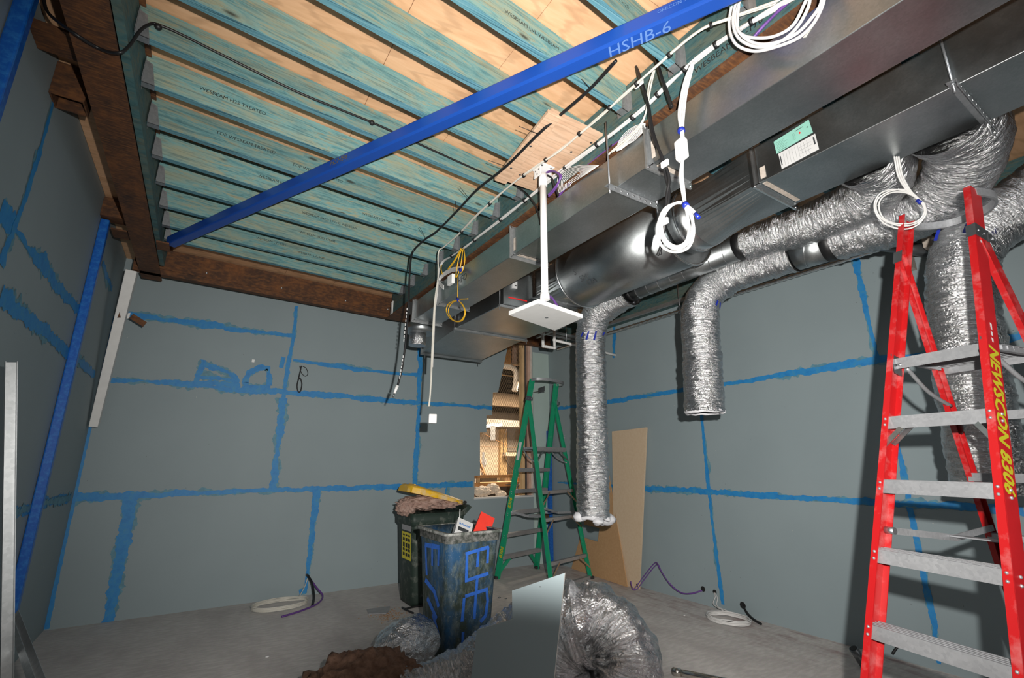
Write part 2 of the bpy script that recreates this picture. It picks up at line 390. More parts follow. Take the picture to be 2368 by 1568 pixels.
# back wall with the stepped opening
mb = MB()
op = [P(px, py, y=YB) for px, py in [(1097, 1150), (1097, 1100), (1110, 1100), (1110, 1000), (1125, 1000), (1125, 960), (1138, 960), (1140, 907), (1152, 907), (1175, 797)]]
pts = [(XL - .1, 0), (XR + .1, 0), (XR + .1, 3.9), (4.795, 3.9), (4.795, 1.055)] + [(q.x, max(q.z, 1.055) if i else 1.055) for i, q in enumerate(op)] + [(4.36, 3.9), (XL - .1, 3.9)]
mb.prism([(x, YB, z) for x, z in pts], (0, .09, 0))
for f in mb.bm.faces:                                  # cut edges show the white core
    if len(f.verts) == 4 and abs(f.normal.y) < .5: f.material_index = 2
mb.mi = 1
N = (0, -1, 0)
def two_coats(q, w, rag, wash, main):
    ws = w if isinstance(w, list) else [w] * len(q); sd = len(mb.bm.verts) * .37
    mb.mi = wash; stroke(mb, q, [x * .92 for x in ws], N, off=.0008, rag=rag * 1.9, seed=sd + 5)
    mb.mi = main; stroke(mb, q, [x * .98 for x in ws], N, off=.0022, rag=rag * 1.1, seed=sd)
def bw(pts, w, rag=.35): two_coats(wallpt(pts, y=YB), w, rag, 3, 1)
bw([(290, 727), (400, 742), (480, 752), (600, 768), (678, 776)], [.085, .075, .11, .07, .06])
bw([(686, 708), (680, 775), (665, 850), (655, 920)], .055); bw([(655, 920), (648, 990), (638, 1060), (630, 1135)], [.12, .11, .09, .12])
bw([(678, 833), (800, 850), (940, 866), (968, 867)], [.04, .07, .04, .06])
bw([(250, 877), (330, 881), (450, 890), (560, 903), (660, 907)], [.07, .045, .12, .11, .07], .45)
bw([(660, 907), (720, 912), (800, 916), (900, 928), (968, 932), (1050, 936), (1138, 943)], [.06, .10, .07, .09, .07, .055, .075])
bw([(163, 1152), (300, 1146), (500, 1140), (640, 1133)], [.12, .08, .07, .06]); bw([(640, 1133), (800, 1128), (950, 1125), (1093, 1119)], [.06, .085, .075, .09])
bw([(972, 806), (968, 930), (966, 1020), (958, 1125)], [.085, .07, .085, .10])
bw([(303, 1150), (295, 1200), (280, 1280), (262, 1370), (250, 1438)], [.15, .15, .16, .14, .12], .3)
bw([(732, 1135), (726, 1200), (715, 1290), (706, 1372)], [.12, .09, .075, .04]); bw([(692, 1372), (706, 1366)], .08)
bw([(1036, 1126), (1034, 1150)], .07)
for s_ in ([(470, 832), (462, 860), (452, 888)], [(468, 838), (520, 858), (545, 872), (550, 898)], [(452, 886), (500, 886), (552, 893)], [(462, 872), (500, 874), (545, 882)], [(578, 862), (566, 885), (572, 898)], [(575, 866), (598, 852), (622, 850), (622, 892)], [(560, 897), (625, 897)]): bw(s_, .075, .45)
bw([(648, 836), (658, 838)], .12, .5)
mb.mi = 1; stroke(mb, [(XL + .012, YB, 3.2), (XL + .012, YB, 1.2), (XL + .014, YB, .01)], [.03, .035, .06], N, rag=.3)
wb = mb.build('wall_back', ['plasterboard', 'seal_paint', 'plaster_core', 'seal_wash'], loc=(0, YB, 0)); struct(wb)
# right wall
mb = MB(); mb.box(XR, XR + .09, -2.6, YB, 0, ZC); mb.mi = 1; N = (-1, 0, 0)
def rw(pts, w, rag=.35): two_coats(wallpt(pts, x=XR), w, rag, 2, 1)
rw([(1286, 946), (1400, 930), (1500, 915), (1600, 899)], [.05, .08, .07, .06]); rw([(1600, 899), (1700, 885), (1850, 860), (2030, 832), (2170, 818), (2330, 800)], [.05, .06, .085, .09, .06, .05])
rw([(1290, 1116), (1400, 1122), (1480, 1128), (1640, 1138), (1800, 1148)], [.03, .05, .09, .08, .06]); rw([(1800, 1148), (2030, 1162), (2250, 1172), (2368, 1182)], [.05, .075, .06, .07])
rw([(1618, 915), (1628, 1010), (1636, 1100), (1650, 1230), (1662, 1320), (1672, 1398)], [.03, .05, .055, .04, .05, .05])
rw([(1975, 585), (1990, 650), (2012, 760), (2028, 830)], [.07, .06, .04, .06], .45)
rw([(2075, 1020), (2095, 1120), (2110, 1200), (2135, 1320), (2160, 1450), (2172, 1535)], [.03, .06, .06, .05, .055, .03])
rw([(1420, 755), (1421, 790), (1419, 828)], [.06, .09, .05]); rw([(2330, 782), (2368, 776)], .06)
struct(mb.build('wall_right', ['plasterboard', 'seal_paint', 'seal_wash'], loc=(XR, 0, 0)))
# left wall
mb = MB(); mb.box(XL - .09, XL, -2.6, YB, 0, ZC); mb.mi = 1; N = (1, 0, 0)
def lw(pts, w, rag=.4): two_coats(wallpt(pts, x=XL), w, rag, 2, 1)
lw([(0, 680), (60, 735), (140, 800), (218, 866)], [.13, .12, .11, .10]); lw([(25, 1190), (100, 1165), (163, 1150)], [.09, .1, .1])
lw([(0, 485), (35, 530)], .16); lw([(35, 530), (62, 572), (95, 605), (130, 662), (185, 720)], [.03, .03, .15, .12, .09]); lw([(235, 610), (258, 668)], .1)
lw([(122, 232), (90, 350), (55, 460), (30, 530), (0, 612)], [.05, .07, .07, .10, .12])
struct(mb.build('wall_left', ['plasterboard', 'seal_paint', 'seal_wash'], loc=(XL, 0, 0)))
mb = MB(); mb.box(XL - .09, XR + .09, -2.7, -2.6, 0, ZC); struct(mb.build('wall_front', 'plasterboard', loc=(0, -2.6, 0)))
# sill strip along the bottom of the opening and wall strip right of it, coloured paler to imitate light there
mb = MB(); mb.box(3.67, 4.8, YB - .012, YB + .10, 1.035, 1.06); struct(mb.build('trim_1', 'label_white', loc=(4.2, YB, 1.03)))
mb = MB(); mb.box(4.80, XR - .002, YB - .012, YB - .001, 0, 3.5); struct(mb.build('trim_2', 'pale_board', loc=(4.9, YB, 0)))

# ------------------------------------------------------------------ steelwork and timber overhead
JD = V((1, .0935, 0)).normalized(); JN = V((-JD.y, JD.x, 0))
def jy(y0, x): return y0 + .0935 * (x + .54)
ORD = ['first', 'second', 'third', 'fourth', 'fifth', 'sixth', 'seventh', 'eighth', 'ninth', 'tenth', 'eleventh', 'twelfth', 'thirteenth', 'fourteenth', 'fifteenth']
Y0 = [5.42, 5.08, 4.67, 4.25, 3.855, 3.465, 3.06, 2.683, 2.29, 1.885, 1.49, 1.09, .69, .29]
stencils = {1: ['WESBEAM LVL H2S', (.2, .6)], 2: ['WESBEAM (H2S) 170x45', (.55,)], 3: ['WESBEAM (H2S) 170x45 WESBEAM', (.5,)], 4: ['WESBEAM H2S TREATED', (.1, .95)], 5: ['TOP WESBEAM TREATED', (-.2, .3)], 6: ['WESBEAM H2S TREATED', (-.3,)], 10: ['WESBEAM LVL WESBEAM', (1.0,)], 11: ['WESBEAM H2S', (1.3,)]}
for i, y0 in enumerate(Y0):
    what = 'behind the black cable strung across its face' if i == 7 else 'counted from the rusty beam on the back wall'
    lab = 'the %s blue-green ceiling joist %s' % (ORD[i], what) if i != 7 else 'blue-green ceiling joist with a long black cable clipped to its face, eighth from back'
    a = V((-.568, jy(y0, -.568), 3.70))
    j = thing('ceiling_joist', lab, 'joist', a, 'blue-green joists under the plywood ceiling')
    L = JD * (1.962 + .568) / JD.x
    mb = MB(); mb.obox(a + V((0, 0, .002)), L, JN * .045, V((0, 0, .193)))
    for f in mb.bm.faces: f.material_index = 0
    mb.mi = 1; mb.obox(a - V((0, 0, .001)), L, JN * .045, V((0, 0, .0028)))
    mb.build('board', ['joist_teal', 'joist_edge'], j)
    for e, xx in ((0, -.566), (1, 1.900)):
        if e == 0 and y0 < 2.0: continue
        b = V((xx, jy(y0, xx), 3.694)); w = JD * .062; t = .003
        mb = MB(); mb.obox(b - JN * t, w, JN * (.045 + 2 * t), V((0, 0, .0035)))
        for k in (-t, .045):
            q = b + JN * k
            if e == 0: mb.prism([q, q + w, q + w * .55 + V((0, 0, .135)), q + V((0, 0, .15))], JN * t)
            else: mb.prism([q, q + w, q + w + V((0, 0, .15)), q + w * .45 + V((0, 0, .135))], JN * t)
        for k in (-.035, .045 + .001):
            q = b + JN * k + (w if e else V((0, 0, 0)))
            mb.obox(q, V((.002 if e == 0 else -.002, 0, 0)), JN * .034, V((0, 0, .15)))
        mb.build('joist_hanger', 'hanger_steel', j)
    if i in stencils:
        tx, at_ = stencils[i]
        for k, x0 in enumerate(at_):
            mb = MB(); text_into(mb, tx, .034, V((x0, jy(y0, x0), 3.79 - .04 * (k % 2))) - JN * .0012, JD, (0, 0, 1), 0)
            mb.build('stencil_lettering', 'print_black', j)
# joists of the neighbouring bay, seen in the slot between the two ducts
for i, y0 in enumerate([.55, .95, 1.35, 1.75]):
    a = V((2.14, y0, 3.70)); mb = MB(); mb.obox(a, V((2.9, .2, 0)), V((0, .045, 0)), V((0, 0, .195)))
    tag(mb.build('ceiling_joist', 'joist_edge', loc=a), 'stained joist above the ducts, %s from the camera beyond the right ledger' % ORD[i], 'joist', 'joists of the bay above the ducts')

# left rusty beam, its ledger
t = thing('steel_beam', 'rusty steel beam running along the left wall under the joist ends', 'beam', (-.70, 2, 3.58), 'rusty steel beams')
mb = MB(); mb.box(-.80, -.615, -2.4, 6.45, 3.58, 3.592); mb.build('bottom_flange', 'rust', t)
mb = MB(); mb.box(-.716, -.706, -2.4, 6.45, 3.593, 3.868); mb.build('web', 'rust', t)
mb = MB(); mb.box(-.80, -.545, -2.4, 6.2, 3.87, 3.88); mb.build('top_flange', 'rust', t)
mb = MB(); mb.box(-.612, -.572, -2.4, 5.95, 3.597, 3.865); tag(mb.build('timber_ledger', 'ledger_teal'), 'dark teal ledger timber on the left rusty beam carrying the joist hangers', 'timber')
# back rusty beam (channel), follows the joist direction
t = thing('steel_beam', 'deep rusty steel beam along the top of the back wall', 'beam', (1, 6.35, 3.58), 'rusty steel beams')
def by(x): return 6.2 + .078 * (x + .6)
a = V((-.86, by(-.86), 3.58)); L = V((5.95, 5.95 * .078, 0))
mb = MB(); mb.obox(a + V((0, .012, 0)), L, V((0, .075, 0)), V((0, 0, .014))); mb.obox(a + V((0, .012, .28)), L, V((0, .075, 0)), V((0, 0, .014))); mb.build('flange', 'rust', t)
mb = MB(); mb.obox(a, L, V((0, .0115, 0)), V((0, 0, .30))); mb.obox(a - V((0, .0085, -.06)), L, V((0, .0084, 0)), V((0, 0, .02))); mb.build('web', 'rust', t)
mb = MB()
for x in (-.2, .6, 1.4, 2.0): mb.ball((x, by(x) - .004, 3.70), .012, 8)
mb.build('bolt_head', 'zinc', t)
# right rusty beam and its ledger
t = thing('steel_beam', 'rusty steel beam above the upper duct carrying the right joist ends', 'beam', (2.03, 2, 3.49), 'rusty steel beams')
mb = MB(); mb.box(1.93, 2.13, -2.4, 6.22, 3.497, 3.511); mb.build('bottom_flange', 'rust', t)
mb = MB(); mb.box(2.03, 2.042, -2.4, 6.22, 3.512, 3.86); mb.build('web', 'rust', t)
t = thing('timber_ledger', 'long teal ledger timber beside the cables, fixed to the right rusty beam', 'timber', (1.99, 2, 3.52))
mb = MB(); mb.box(1.966, 2.01, -2.4, 6.12, 3.516, 3.895); mb.build('board', 'ledger_teal', t)
for y, s in ((1.9, '45 - 170'), (1.25, 'WESBEAM 45-170'), (3.0, '45 - 170')):
    mb = MB(); text_into(mb, s, .05, (1.965, y, 3.6), (0, -1, 0), (0, 0, 1), 0); mb.build('stencil_lettering', 'print_black', t)
mb = MB(); mb.box(1.955, 1.965, 6.06, 6.13, 3.5, 3.72); mb.build('end_cleat', 'white_paint', t)
# ledger on the right wall behind the ducts
mb = MB(); mb.box(5.07, XR - .001, -2.4, 6.55, 3.62, 3.89); tag(mb.build('timber_ledger', 'ledger_teal'), 'dark teal timber along the top of the right wall behind the ducts', 'timber')
# rusty stubs on the left wall
mb = MB(); mb.box(-1.018, -.805, 2.9, 3.10, 3.72, 3.735); mb.box(-1.018, -.805, 3.10, 3.115, 3.72, 3.87)
tag(mb.build('steel_bracket', 'rust'), 'rusty steel plate bracket between the top of the blue post and the left beam', 'bracket', 'rusty brackets on the left wall')
def hollow(x0, x1, y0, y1, z0, z1, t=.008):
    mb = MB(); mb.box(x0, x1, y0, y0 + t, z0, z1); mb.box(x0, x1, y1 - t, y1, z0, z1); mb.box(x0, x0 + t, y0 + t, y1 - t, z0, z1); mb.box(x1 - t, x1, y0 + t, y1 - t, z0, z1); mb.box(x0 + t, x1 - t, y0 + t, y1 - t, z1 - t, z1); return mb
tag(hollow(-1.018, -.86, 3.40, 3.55, 3.66, 3.88).build('steel_bracket', 'rust'), 'open-ended rusty box stub hanging high on the left wall above a blue joint line', 'bracket', 'rusty brackets on the left wall')
mb = MB(); mb.box(-1.018, -.805, 5.16, 5.30, 3.70, 3.88); mb.box(-.95, -.805, 5.30, 5.50, 3.64, 3.655)
tag(mb.build('steel_bracket', 'rust'), 'rusty steel bracket over the top of the blue post nearest the back corner', 'bracket', 'rusty brackets on the left wall')
# blue posts
for y, zt, lab in ((2.76, 3.88, 'glossy blue square steel post on the left wall cut by the photo edge'), (5.245, 3.69, 'glossy blue square steel post on the left wall nearest the back corner')):
    mb = MB(); mb.box(XL + .002, XL + .067, y - .033, y + .033, 0, zt)
    tag(mb.build('steel_post', 'blue_post', bevel=.010), lab, 'post', 'blue steel posts on the left wall')
# white raking post in the corner
t = thing('raking_post', 'white painted sloping steel post in the back left corner with a rusty lug', 'post', (-.9, 6.4, 1.95))
mb = MB(); a, b = V((-.965, 6.70, 1.95)), V((-.86, 6.20, 3.57)); mb.bar(a, b, .10, .075, (1, 0, 0), .135, .10); mb.build('shaft', 'white_paint', t, bevel=.006)
mb = MB(); c = a.lerp(b, .70); mb.obox(c + V((.055, -.03, -.02)), V((.02, 0, .012)), V((0, .006, 0)), V((0, 0, .06))); mb.build('lug_root', 'white_paint', t)
mb = MB(); mb.obox(c + V((.075, -.03, -.01)), V((.13, 0, -.075)), V((0, .008, 0)), V((.025, 0, .055))); mb.build('lug', 'rust', t)
mb = MB(); mb.obox(c + V((-.02, -.058, -.03)), V((.05, 0, .012)), V((0, .004, 0)), V((.012, -.02, .07))); mb.build('rust_patch', 'rust', t)
# blue roof brace crossing under the joists
t = thing('roof_brace', 'blue painted square steel brace running diagonally under the ceiling joists', 'beam', (.6, 3.1, 3.59))
A, B = V((-.535, 5.30, 3.59)), V((1.88, .47, 3.59)); d = (B - A).normalized(); nrm = V((-d.y, d.x, 0)) * (1 if d.x * 0 + 1 else 1)
if nrm.x < 0: nrm = -nrm
mb = MB(); mb.obox(A, B - A, nrm * .085, V((0, 0, .092))); mb.build('tube', 'blue_steel', t, bevel=.012)
face = -nrm; 
mb = MB(); q = P(775, 392, z=3.63); s_ = (V((q.x, q.y, 0)) - V((A.x, A.y, 0))).dot(d)
text_into(mb, 'HSHB6', .062, A + d * (s_ - .0) + V((0, 0, .035)) + face * .0012, d, (0, 0, 1), 0, .25); mb.build('chalk_mark', 'marker_brown', t)
mb = MB(); q = P(1530, 25, z=3.65); s_ = (V((q.x, q.y, 0)) - V((A.x, A.y, 0))).dot(d)
text_into(mb, 'ORRCON STEEL', .026, A + d * (s_ - .02) + V((0, 0, .05)) + face * .0012, d, (0, 0, 1), 0); mb.build('steel_stamp', 'scratch_white', t); mb = MB()
q = P(1405, 128, z=3.589); s_ = (V((q.x, q.y, 0)) - V((A.x, A.y, 0))).dot(d)
text_into(mb, 'HSHB-6', .095, A + d * s_ + nrm * .078 + V((0, 0, -.0012)), d, face, 0, .2, 0); mb.build('scratched_lettering', 'scratch_white', t)
mb = MB(); mb.box(-.60, -.50, 5.22, 5.42, 3.575, 3.588); mb.build('end_plate', 'rust', t)
# blue post in the back right corner + small rusty cleats
mb = MB(); mb.box(5.06, 5.125, 6.71, 6.775, 0, 2.12); tag(mb.build('steel_post', 'blue_post', bevel=.006), 'dark blue square post standing in the back right corner behind the green ladder', 'post')
mb = MB(); mb.box(4.96, 5.03, 6.70, YB - .013, .62, .76); tag(mb.build('wall_cleat', 'rust'), 'small rusty plate low on the back wall behind the green ladder', 'bracket')
mb = MB(); mb.obox((4.80, 6.62, 2.74), V((.13, 0, .05)), V((0, .01, 0)), V((0, 0, .09))); mb.box(4.80, 4.93, 6.63, YB - .013, 2.77, 2.78); tag(mb.build('wall_cleat', 'steel_dark'), 'dark metal cleat on the pale lining above the green ladder', 'bracket')
# ------------------------------------------------------------------ ducts
def ring_frame(mb, x0, x1, z0, z1, y, e=.03, t=.012, dy=.028):
    """angle-iron flange around a rectangular duct, both sides of the joint at y"""
    for s in (-1, 1):
        ya, yb = (y - t / 2, y) if s < 0 else (y, y + t / 2)
        mb.box(x0 - e, x1 + e, ya, yb, z0 - e, z0 - .0005); mb.box(x0 - e, x1 + e, ya, yb, z1 + .0005, z1 + e)
        mb.box(x0 - e, x0 - .0005, ya, yb, z0, z1); mb.box(x1 + .0005, x1 + e, ya, yb, z0, z1)
        yc, yd = (y - dy, ya) if s < 0 else (yb, y + dy)
        mb.box(x0 - .004, x0 - .0004, yc, yd, z0 - .004, z1 + .004); mb.box(x1 + .0004, x1 + .004, yc, yd, z0 - .004, z1 + .004)
        mb.box(x0 - .004, x1 + .004, yc, yd, z0 - .004, z0 - .0004)
def corner_bolts(x0, x1, z0, z1, y, parent, e=.018):
    mb = MB()
    for x in (x0 - e, x1 + e):
        for z in (z0 - e, z1 + e): mb.cyl((x, y - .012, z), (x, y + .012, z), .008, 8)
    mb.build('bolt', 'galvanised_bright', parent)
AX0, AX1, AZ0, AZ1 = 1.955, 2.29, 3.232, 3.462
t = thing('rectangular_duct', 'long upper galvanised rectangular duct running under the right rusty beam', 'duct', (2.12, 2, AZ0))
for i, (a, b) in enumerate([(-2.4, 1.575), (1.597, 3.03), (3.05, 4.48), (4.50, 5.21)]):
    mb = MB(); mb.box(AX0, AX1, a, b, AZ0, AZ1); mb.build('duct_section', 'galvanised', t, bevel=.004)
for y in (1.586, 3.04, 4.49, 5.215):
    mb = MB(); ring_frame(mb, AX0, AX1, AZ0, AZ1, y); f = mb.build('flange', 'galvanised_stud', t)
    corner_bolts(AX0, AX1, AZ0, AZ1, y, f)
for y in (1.586, 3.04):
    mb = MB(); mb.obox((AX0 - .006, y - .05, AZ0 + .03), (.0022, 0, 0), (0, .024, 0), (0, 0, .11)); mb.obox((AX0 + .03, y - .055, AZ0 - .006), (.19, 0, 0), (0, .03, 0), (0, 0, .002))
    mb.build('sealant_smear', 'fill_sealant', t)
mb = MB(); text_into(mb, 'HFO', .10, (AX0 - .0012, 4.06, AZ0 + .07), (0, -1, 0), (0, 0, 1), 0, .1); mb.build('marker_note', 'print_grey', t)
mb = MB(); mb.prism([(AX0 - .001, .72, 3.36), (AX0 - .001, .695, 3.385), (AX0 - .001, .672, 3.386), (AX0 - .001, .69, 3.368), (AX0 - .001, .71, 3.353)], (-.001, 0, 0)); mb.build('tape_scrap', 'cream_cable', t)
# boot and foil stub at its far end
mb = MB(); mb.box(1.98, 2.27, 5.232, 5.40, 3.24, 3.46); mb.build('end_boot', 'galvanised', t)
mb = MB(); mb.cyl((2.12, 5.40, 3.13), (2.12, 5.40, 3.238), .17, 32); mb.build('collar', 'galvanised', t)
mb = MB(); mb.cyl((2.10, 5.44, 2.98), (2.10, 5.44, 3.129), .105, 24); mb.build('foil_stub', 'foil_bag', t)

# lower trunk: rectangular duct, transition, round silencer, plenum box
BX0, BX1, BZ0, BZ1 = 2.80, 3.26, 3.325, 3.59
t = thing('rectangular_duct', 'lower galvanised rectangular duct carrying the mint and white labels', 'duct', (3.03, .3, BZ0))
mb = MB(); mb.box(BX0, BX1, -2.4, 1.43, BZ0, BZ1); mb.build('duct_section', 'galvanised', t, bevel=.004)
mb = MB(); ring_frame(mb, BX0, BX1, BZ0, BZ1, 1.445); f = mb.build('flange', 'galvanised_bright', t); corner_bolts(BX0, BX1, BZ0, BZ1, 1.445, f)
mb = MB(); mb.obox((BX0 + .02, 1.38, BZ0 - .003), (.40, 0, 0), (0, .03, 0), (0, 0, .002)); mb.obox((BX0 - .003, 1.37, BZ0 + .02), (.002, 0, 0), (0, .035, 0), (0, 0, .08)); mb.build('sealant_smear', 'fill_sealant', t)
CXD, CZD, RD = 3.05, 3.44, .336
def rect2round(mb, x0, x1, z0, z1, y0, cx, cz, r, y1, n=40):
    def rp(a):
        dx, dz = math.cos(a), math.sin(a); hx, hz = (x1 - x0) / 2, (z1 - z0) / 2
        s = min(hx / abs(dx) if abs(dx) > 1e-6 else 9, hz / abs(dz) if abs(dz) > 1e-6 else 9)
        return V(((x0 + x1) / 2 + dx * s, y0, (z0 + z1) / 2 + dz * s))
    angs = sorted([2 * PI * k / n for k in range(n)] + [math.atan2(sz * (z1 - z0), sx * (x1 - x0)) % (2 * PI) for sx in (-1, 1) for sz in (-1, 1)])
    A = [mb.bm.verts.new(rp(a)) for a in angs]; B = [mb.bm.verts.new((cx + r * math.cos(a), y1, cz + r * math.sin(a))) for a in angs]
    k = len(angs)
    for i in range(k): mb.face([A[i], A[(i + 1) % k], B[(i + 1) % k], B[i]])
    mb.face(A); mb.face(B)
mb = MB(); rect2round(mb, BX0, BX1, BZ0, BZ1, 1.46, CXD, CZD, .25, 1.98); mb.build('transition', 'galvanised', t)
mb = MB(); mb.cyl((CXD, 1.981, CZD), (CXD, 2.165, CZD), .252, 48); mb.tube([(CXD + .256 * math.cos(a * PI / 24), 2.09, CZD + .256 * math.sin(a * PI / 24)) for a in range(48)], .008, 6, False, closed=True); mb.build('spigot', 'galvanised_bright', t)

t = thing('duct_silencer', 'big round galvanised silencer drum between the lower duct and the plenum box', 'duct', (CXD, 2.8, CZD - RD))
mb = MB(); mb.cyl((CXD, 2.18, CZD), (CXD, 3.42, CZD), RD, 72); mb.build('drum', 'galvanised', t)
mb = MB()
for y in (2.172, 3.43):
    mb.tube([(CXD + (RD + .003) * math.cos(a * PI / 36), y, CZD + (RD + .003) * math.sin(a * PI / 36)) for a in range(72)], .010, 6, False, closed=True)
mb.build('rolled_rim', 'galvanised_bright', t)
mb = MB()
for k, (yy, aa, s) in enumerate([(3.2, 3.62, 'S'), (3.16, 3.86, 'SM'), (3.12, 4.05, 'OA')]):
    o = V((CXD + (RD + .0015) * math.cos(aa), yy, CZD + (RD + .0015) * math.sin(aa)))
    text_into(mb, s, .085, o, (0, -1, 0), (math.sin(aa), 0, -math.cos(aa)), 0, .1)
mb.build('marker_note', 'print_grey', t)

t = thing('fan_box', 'far galvanised plenum box hung near the back wall above the opening', 'duct', (3.0, 4.6, 3.2))
mb = MB(); rect2round(mb, 2.83, 3.50, 3.325, 3.60, 3.95, CXD, CZD, .28, 3.445); mb.build('transition', 'galvanised', t)
mb = MB(); ring_frame(mb, 2.83, 3.50, 3.325, 3.60, 3.965); mb.build('flange', 'galvanised_bright', t)
mb = MB(); mb.box(2.83, 3.50, 3.99, 4.06, 3.325, 3.60); mb.build('neck', 'galvanised', t)
mb = MB(); mb.box(2.50, 3.53, 4.061, 5.20, 3.205, 3.66); mb.build('box_body', 'galvanised', t, bevel=.006)
mb = MB()
d0 = [V((2.50, 5.21, 3.205)), V((3.53, 5.21, 3.205)), V((3.53, 5.21, 3.5)), V((2.50, 5.21, 3.5))]; d1 = [V((2.40, 6.02, 3.04)), V((3.32, 6.02, 3.04)), V((3.32, 6.02, 3.4)), V((2.40, 6.02, 3.4))]
mb.hexa(d0 + d1); mb.box(2.38, 3.34, 6.021, 6.03, 3.01, 3.42); mb.build('tapered_end', 'galvanised', t)
mb = MB(); mb.box(2.50, 3.53, 5.201, 5.209, 3.18, 3.66); mb.build('flange', 'galvanised_bright', t)
mb = MB(); mb.box(2.60, 2.66, 4.035, 4.0605, 3.40, 3.55); s = mb.build('isolator_switch', 'label_white', t, bevel=.004)
mb = MB(); mb.box(2.622, 2.646, 4.033, 4.0345, 3.425, 3.437); mb.build('switch_window', 'print_black', s)
mb = MB(); text_into(mb, 'IP65', .016, (2.61, 4.0335, 3.53), (1, 0, 0), (0, 0, 1), 0); mb.build('print', 'print_grey', s)
mb = MB(); mb.box(2.56, 2.80, 4.058, 4.0605, 3.285, 3.298); mb.build('warning_tape', 'print_red', t)
for y in (4.09, 5.17):
    mb = MB(); mb.bar((2.46, y, 3.189), (3.56, y, 3.189), .03, .028); mb.build('support_strut', 'galvanised_stud', t)
for x, y in ((2.47, 4.09), (2.47, 5.17), (3.55, 5.17), (3.30, 6.035), (2.45, 6.035)):
    mb = MB(); mb.cyl((x, y, 3.14 if y < 6 else 2.97), (x, y, 3.89), .0055, 8); mb.build('threaded_rod', 'zinc', t)
# hangers of the two ducts
def hanger(lab, rods, za, x0, x1, y, zb):
    t = thing('duct_hanger', lab, 'bracket', ((x0 + x1) / 2, y, zb), 'perforated duct hangers')
    mb = MB(); mb.obox((x0, y - .02, zb), (x1 - x0, 0, 0), (0, .04, 0), (0, 0, .003)); mb.obox((x0, y - .02, zb - .038), (x1 - x0, 0, 0), (0, .003, 0), (0, 0, .038)); mb.build('angle_strut', 'hanger_steel', t)
    mb = MB(); k = int((x1 - x0) / .05)
    for i in range(1, k): mb.ball((x0 + (x1 - x0) * i / k, y - .0205, zb - .016), .0085, 8, (1, .35, 1))
    mb.build('slot_rim', 'galvanised_bright', t)
    for (x, yy), z in zip(rods, za):
        mb = MB(); mb.cyl((x, yy, zb - .05), (x, yy, z), .0055, 10); r = mb.build('threaded_rod', 'zinc', t)
        mb = MB(); mb.cyl((x, yy, zb + .0032), (x, yy, zb + .014), .012, 6); mb.cyl((x, yy, zb - .012), (x, yy, zb - .0005), .012, 6); mb.build('nut', 'zinc', r)
hanger('perforated steel hanger with a thin rod under the middle of the upper duct', [(1.905, 1.86), (2.335, 1.86)], [3.69, 3.89], 1.88, 2.36, 1.86, AZ0 - .004)
hanger('perforated steel hanger with a threaded rod under the lower duct above the red ladder', [(2.765, .45), (3.31, .45)], [3.89, 3.89], 2.74, 3.34, .45, BZ0 - .004)
# labels on the lower duct
t = thing('duct_label', 'mint green commissioning label with a red dot on the lower duct', 'label', (BX0, 1.17, 3.5)); q = [P(*p, x=BX0 - .001) for p in ((1789, 328), (1870, 277), (1880, 306), (1796, 356))]
mb = MB(); mb.prism(q, (-.0008, 0, 0)); mb.build('sheet', 'label_mint', t)
u = (q[1] - q[0]); v = (q[3] - q[0])
def lab_pt(a, b): return q[0] + u * a + v * b + V((-.0012, 0, 0))
def lab_box(mb, a0, a1, b0, b1): mb.quad(lab_pt(a0, b0), lab_pt(a1, b0), lab_pt(a1, b1), lab_pt(a0, b1))
mb = MB()
lab_box(mb, .60, .82, .20, .24)
for k in range(6): lab_box(mb, .05, .05 + .38 * random.uniform(.5, 1), .22 + .11 * k, .235 + .11 * k); lab_box(mb, .5, .58, .30 + .09 * k, .312 + .09 * k)
lab_box(mb, .90, .95, .40, .43); lab_box(mb, .90, .95, .46, .49); lab_box(mb, .05, .30, .90, .925)
mb.build('printing', 'print_grey', t)
mb = MB(); mb.prism([lab_pt(.71 + .022 * math.cos(a), .52 + .075 * math.sin(a)) for a in [i * PI / 8 for i in range(16)]], (-.0003, 0, 0)); mb.build('red_dot', 'print_red', t)
t = thing('duct_label', 'white test sheet with a ruled table below the mint label', 'label', (BX0, 1.17, 3.45)); q = [P(*p, x=BX0 - .001) for p in ((1800, 356), (1885, 309), (1894, 345), (1808, 391))]
mb = MB(); mb.prism(q, (-.0008, 0, 0)); mb.build('sheet', 'label_white', t); u = (q[1] - q[0]); v = (q[3] - q[0])
mb = MB()
for k in range(9): lab_box(mb, .12 + .08 * k, .124 + .08 * k, .12, .9)
for k in range(3): lab_box(mb, .55, .86, .3 + .2 * k, .31 + .2 * k)
lab_box(mb, .02, .05, .2, .8); lab_box(mb, .92, .96, .15, .6)
mb.build('printing', 'print_grey', t)

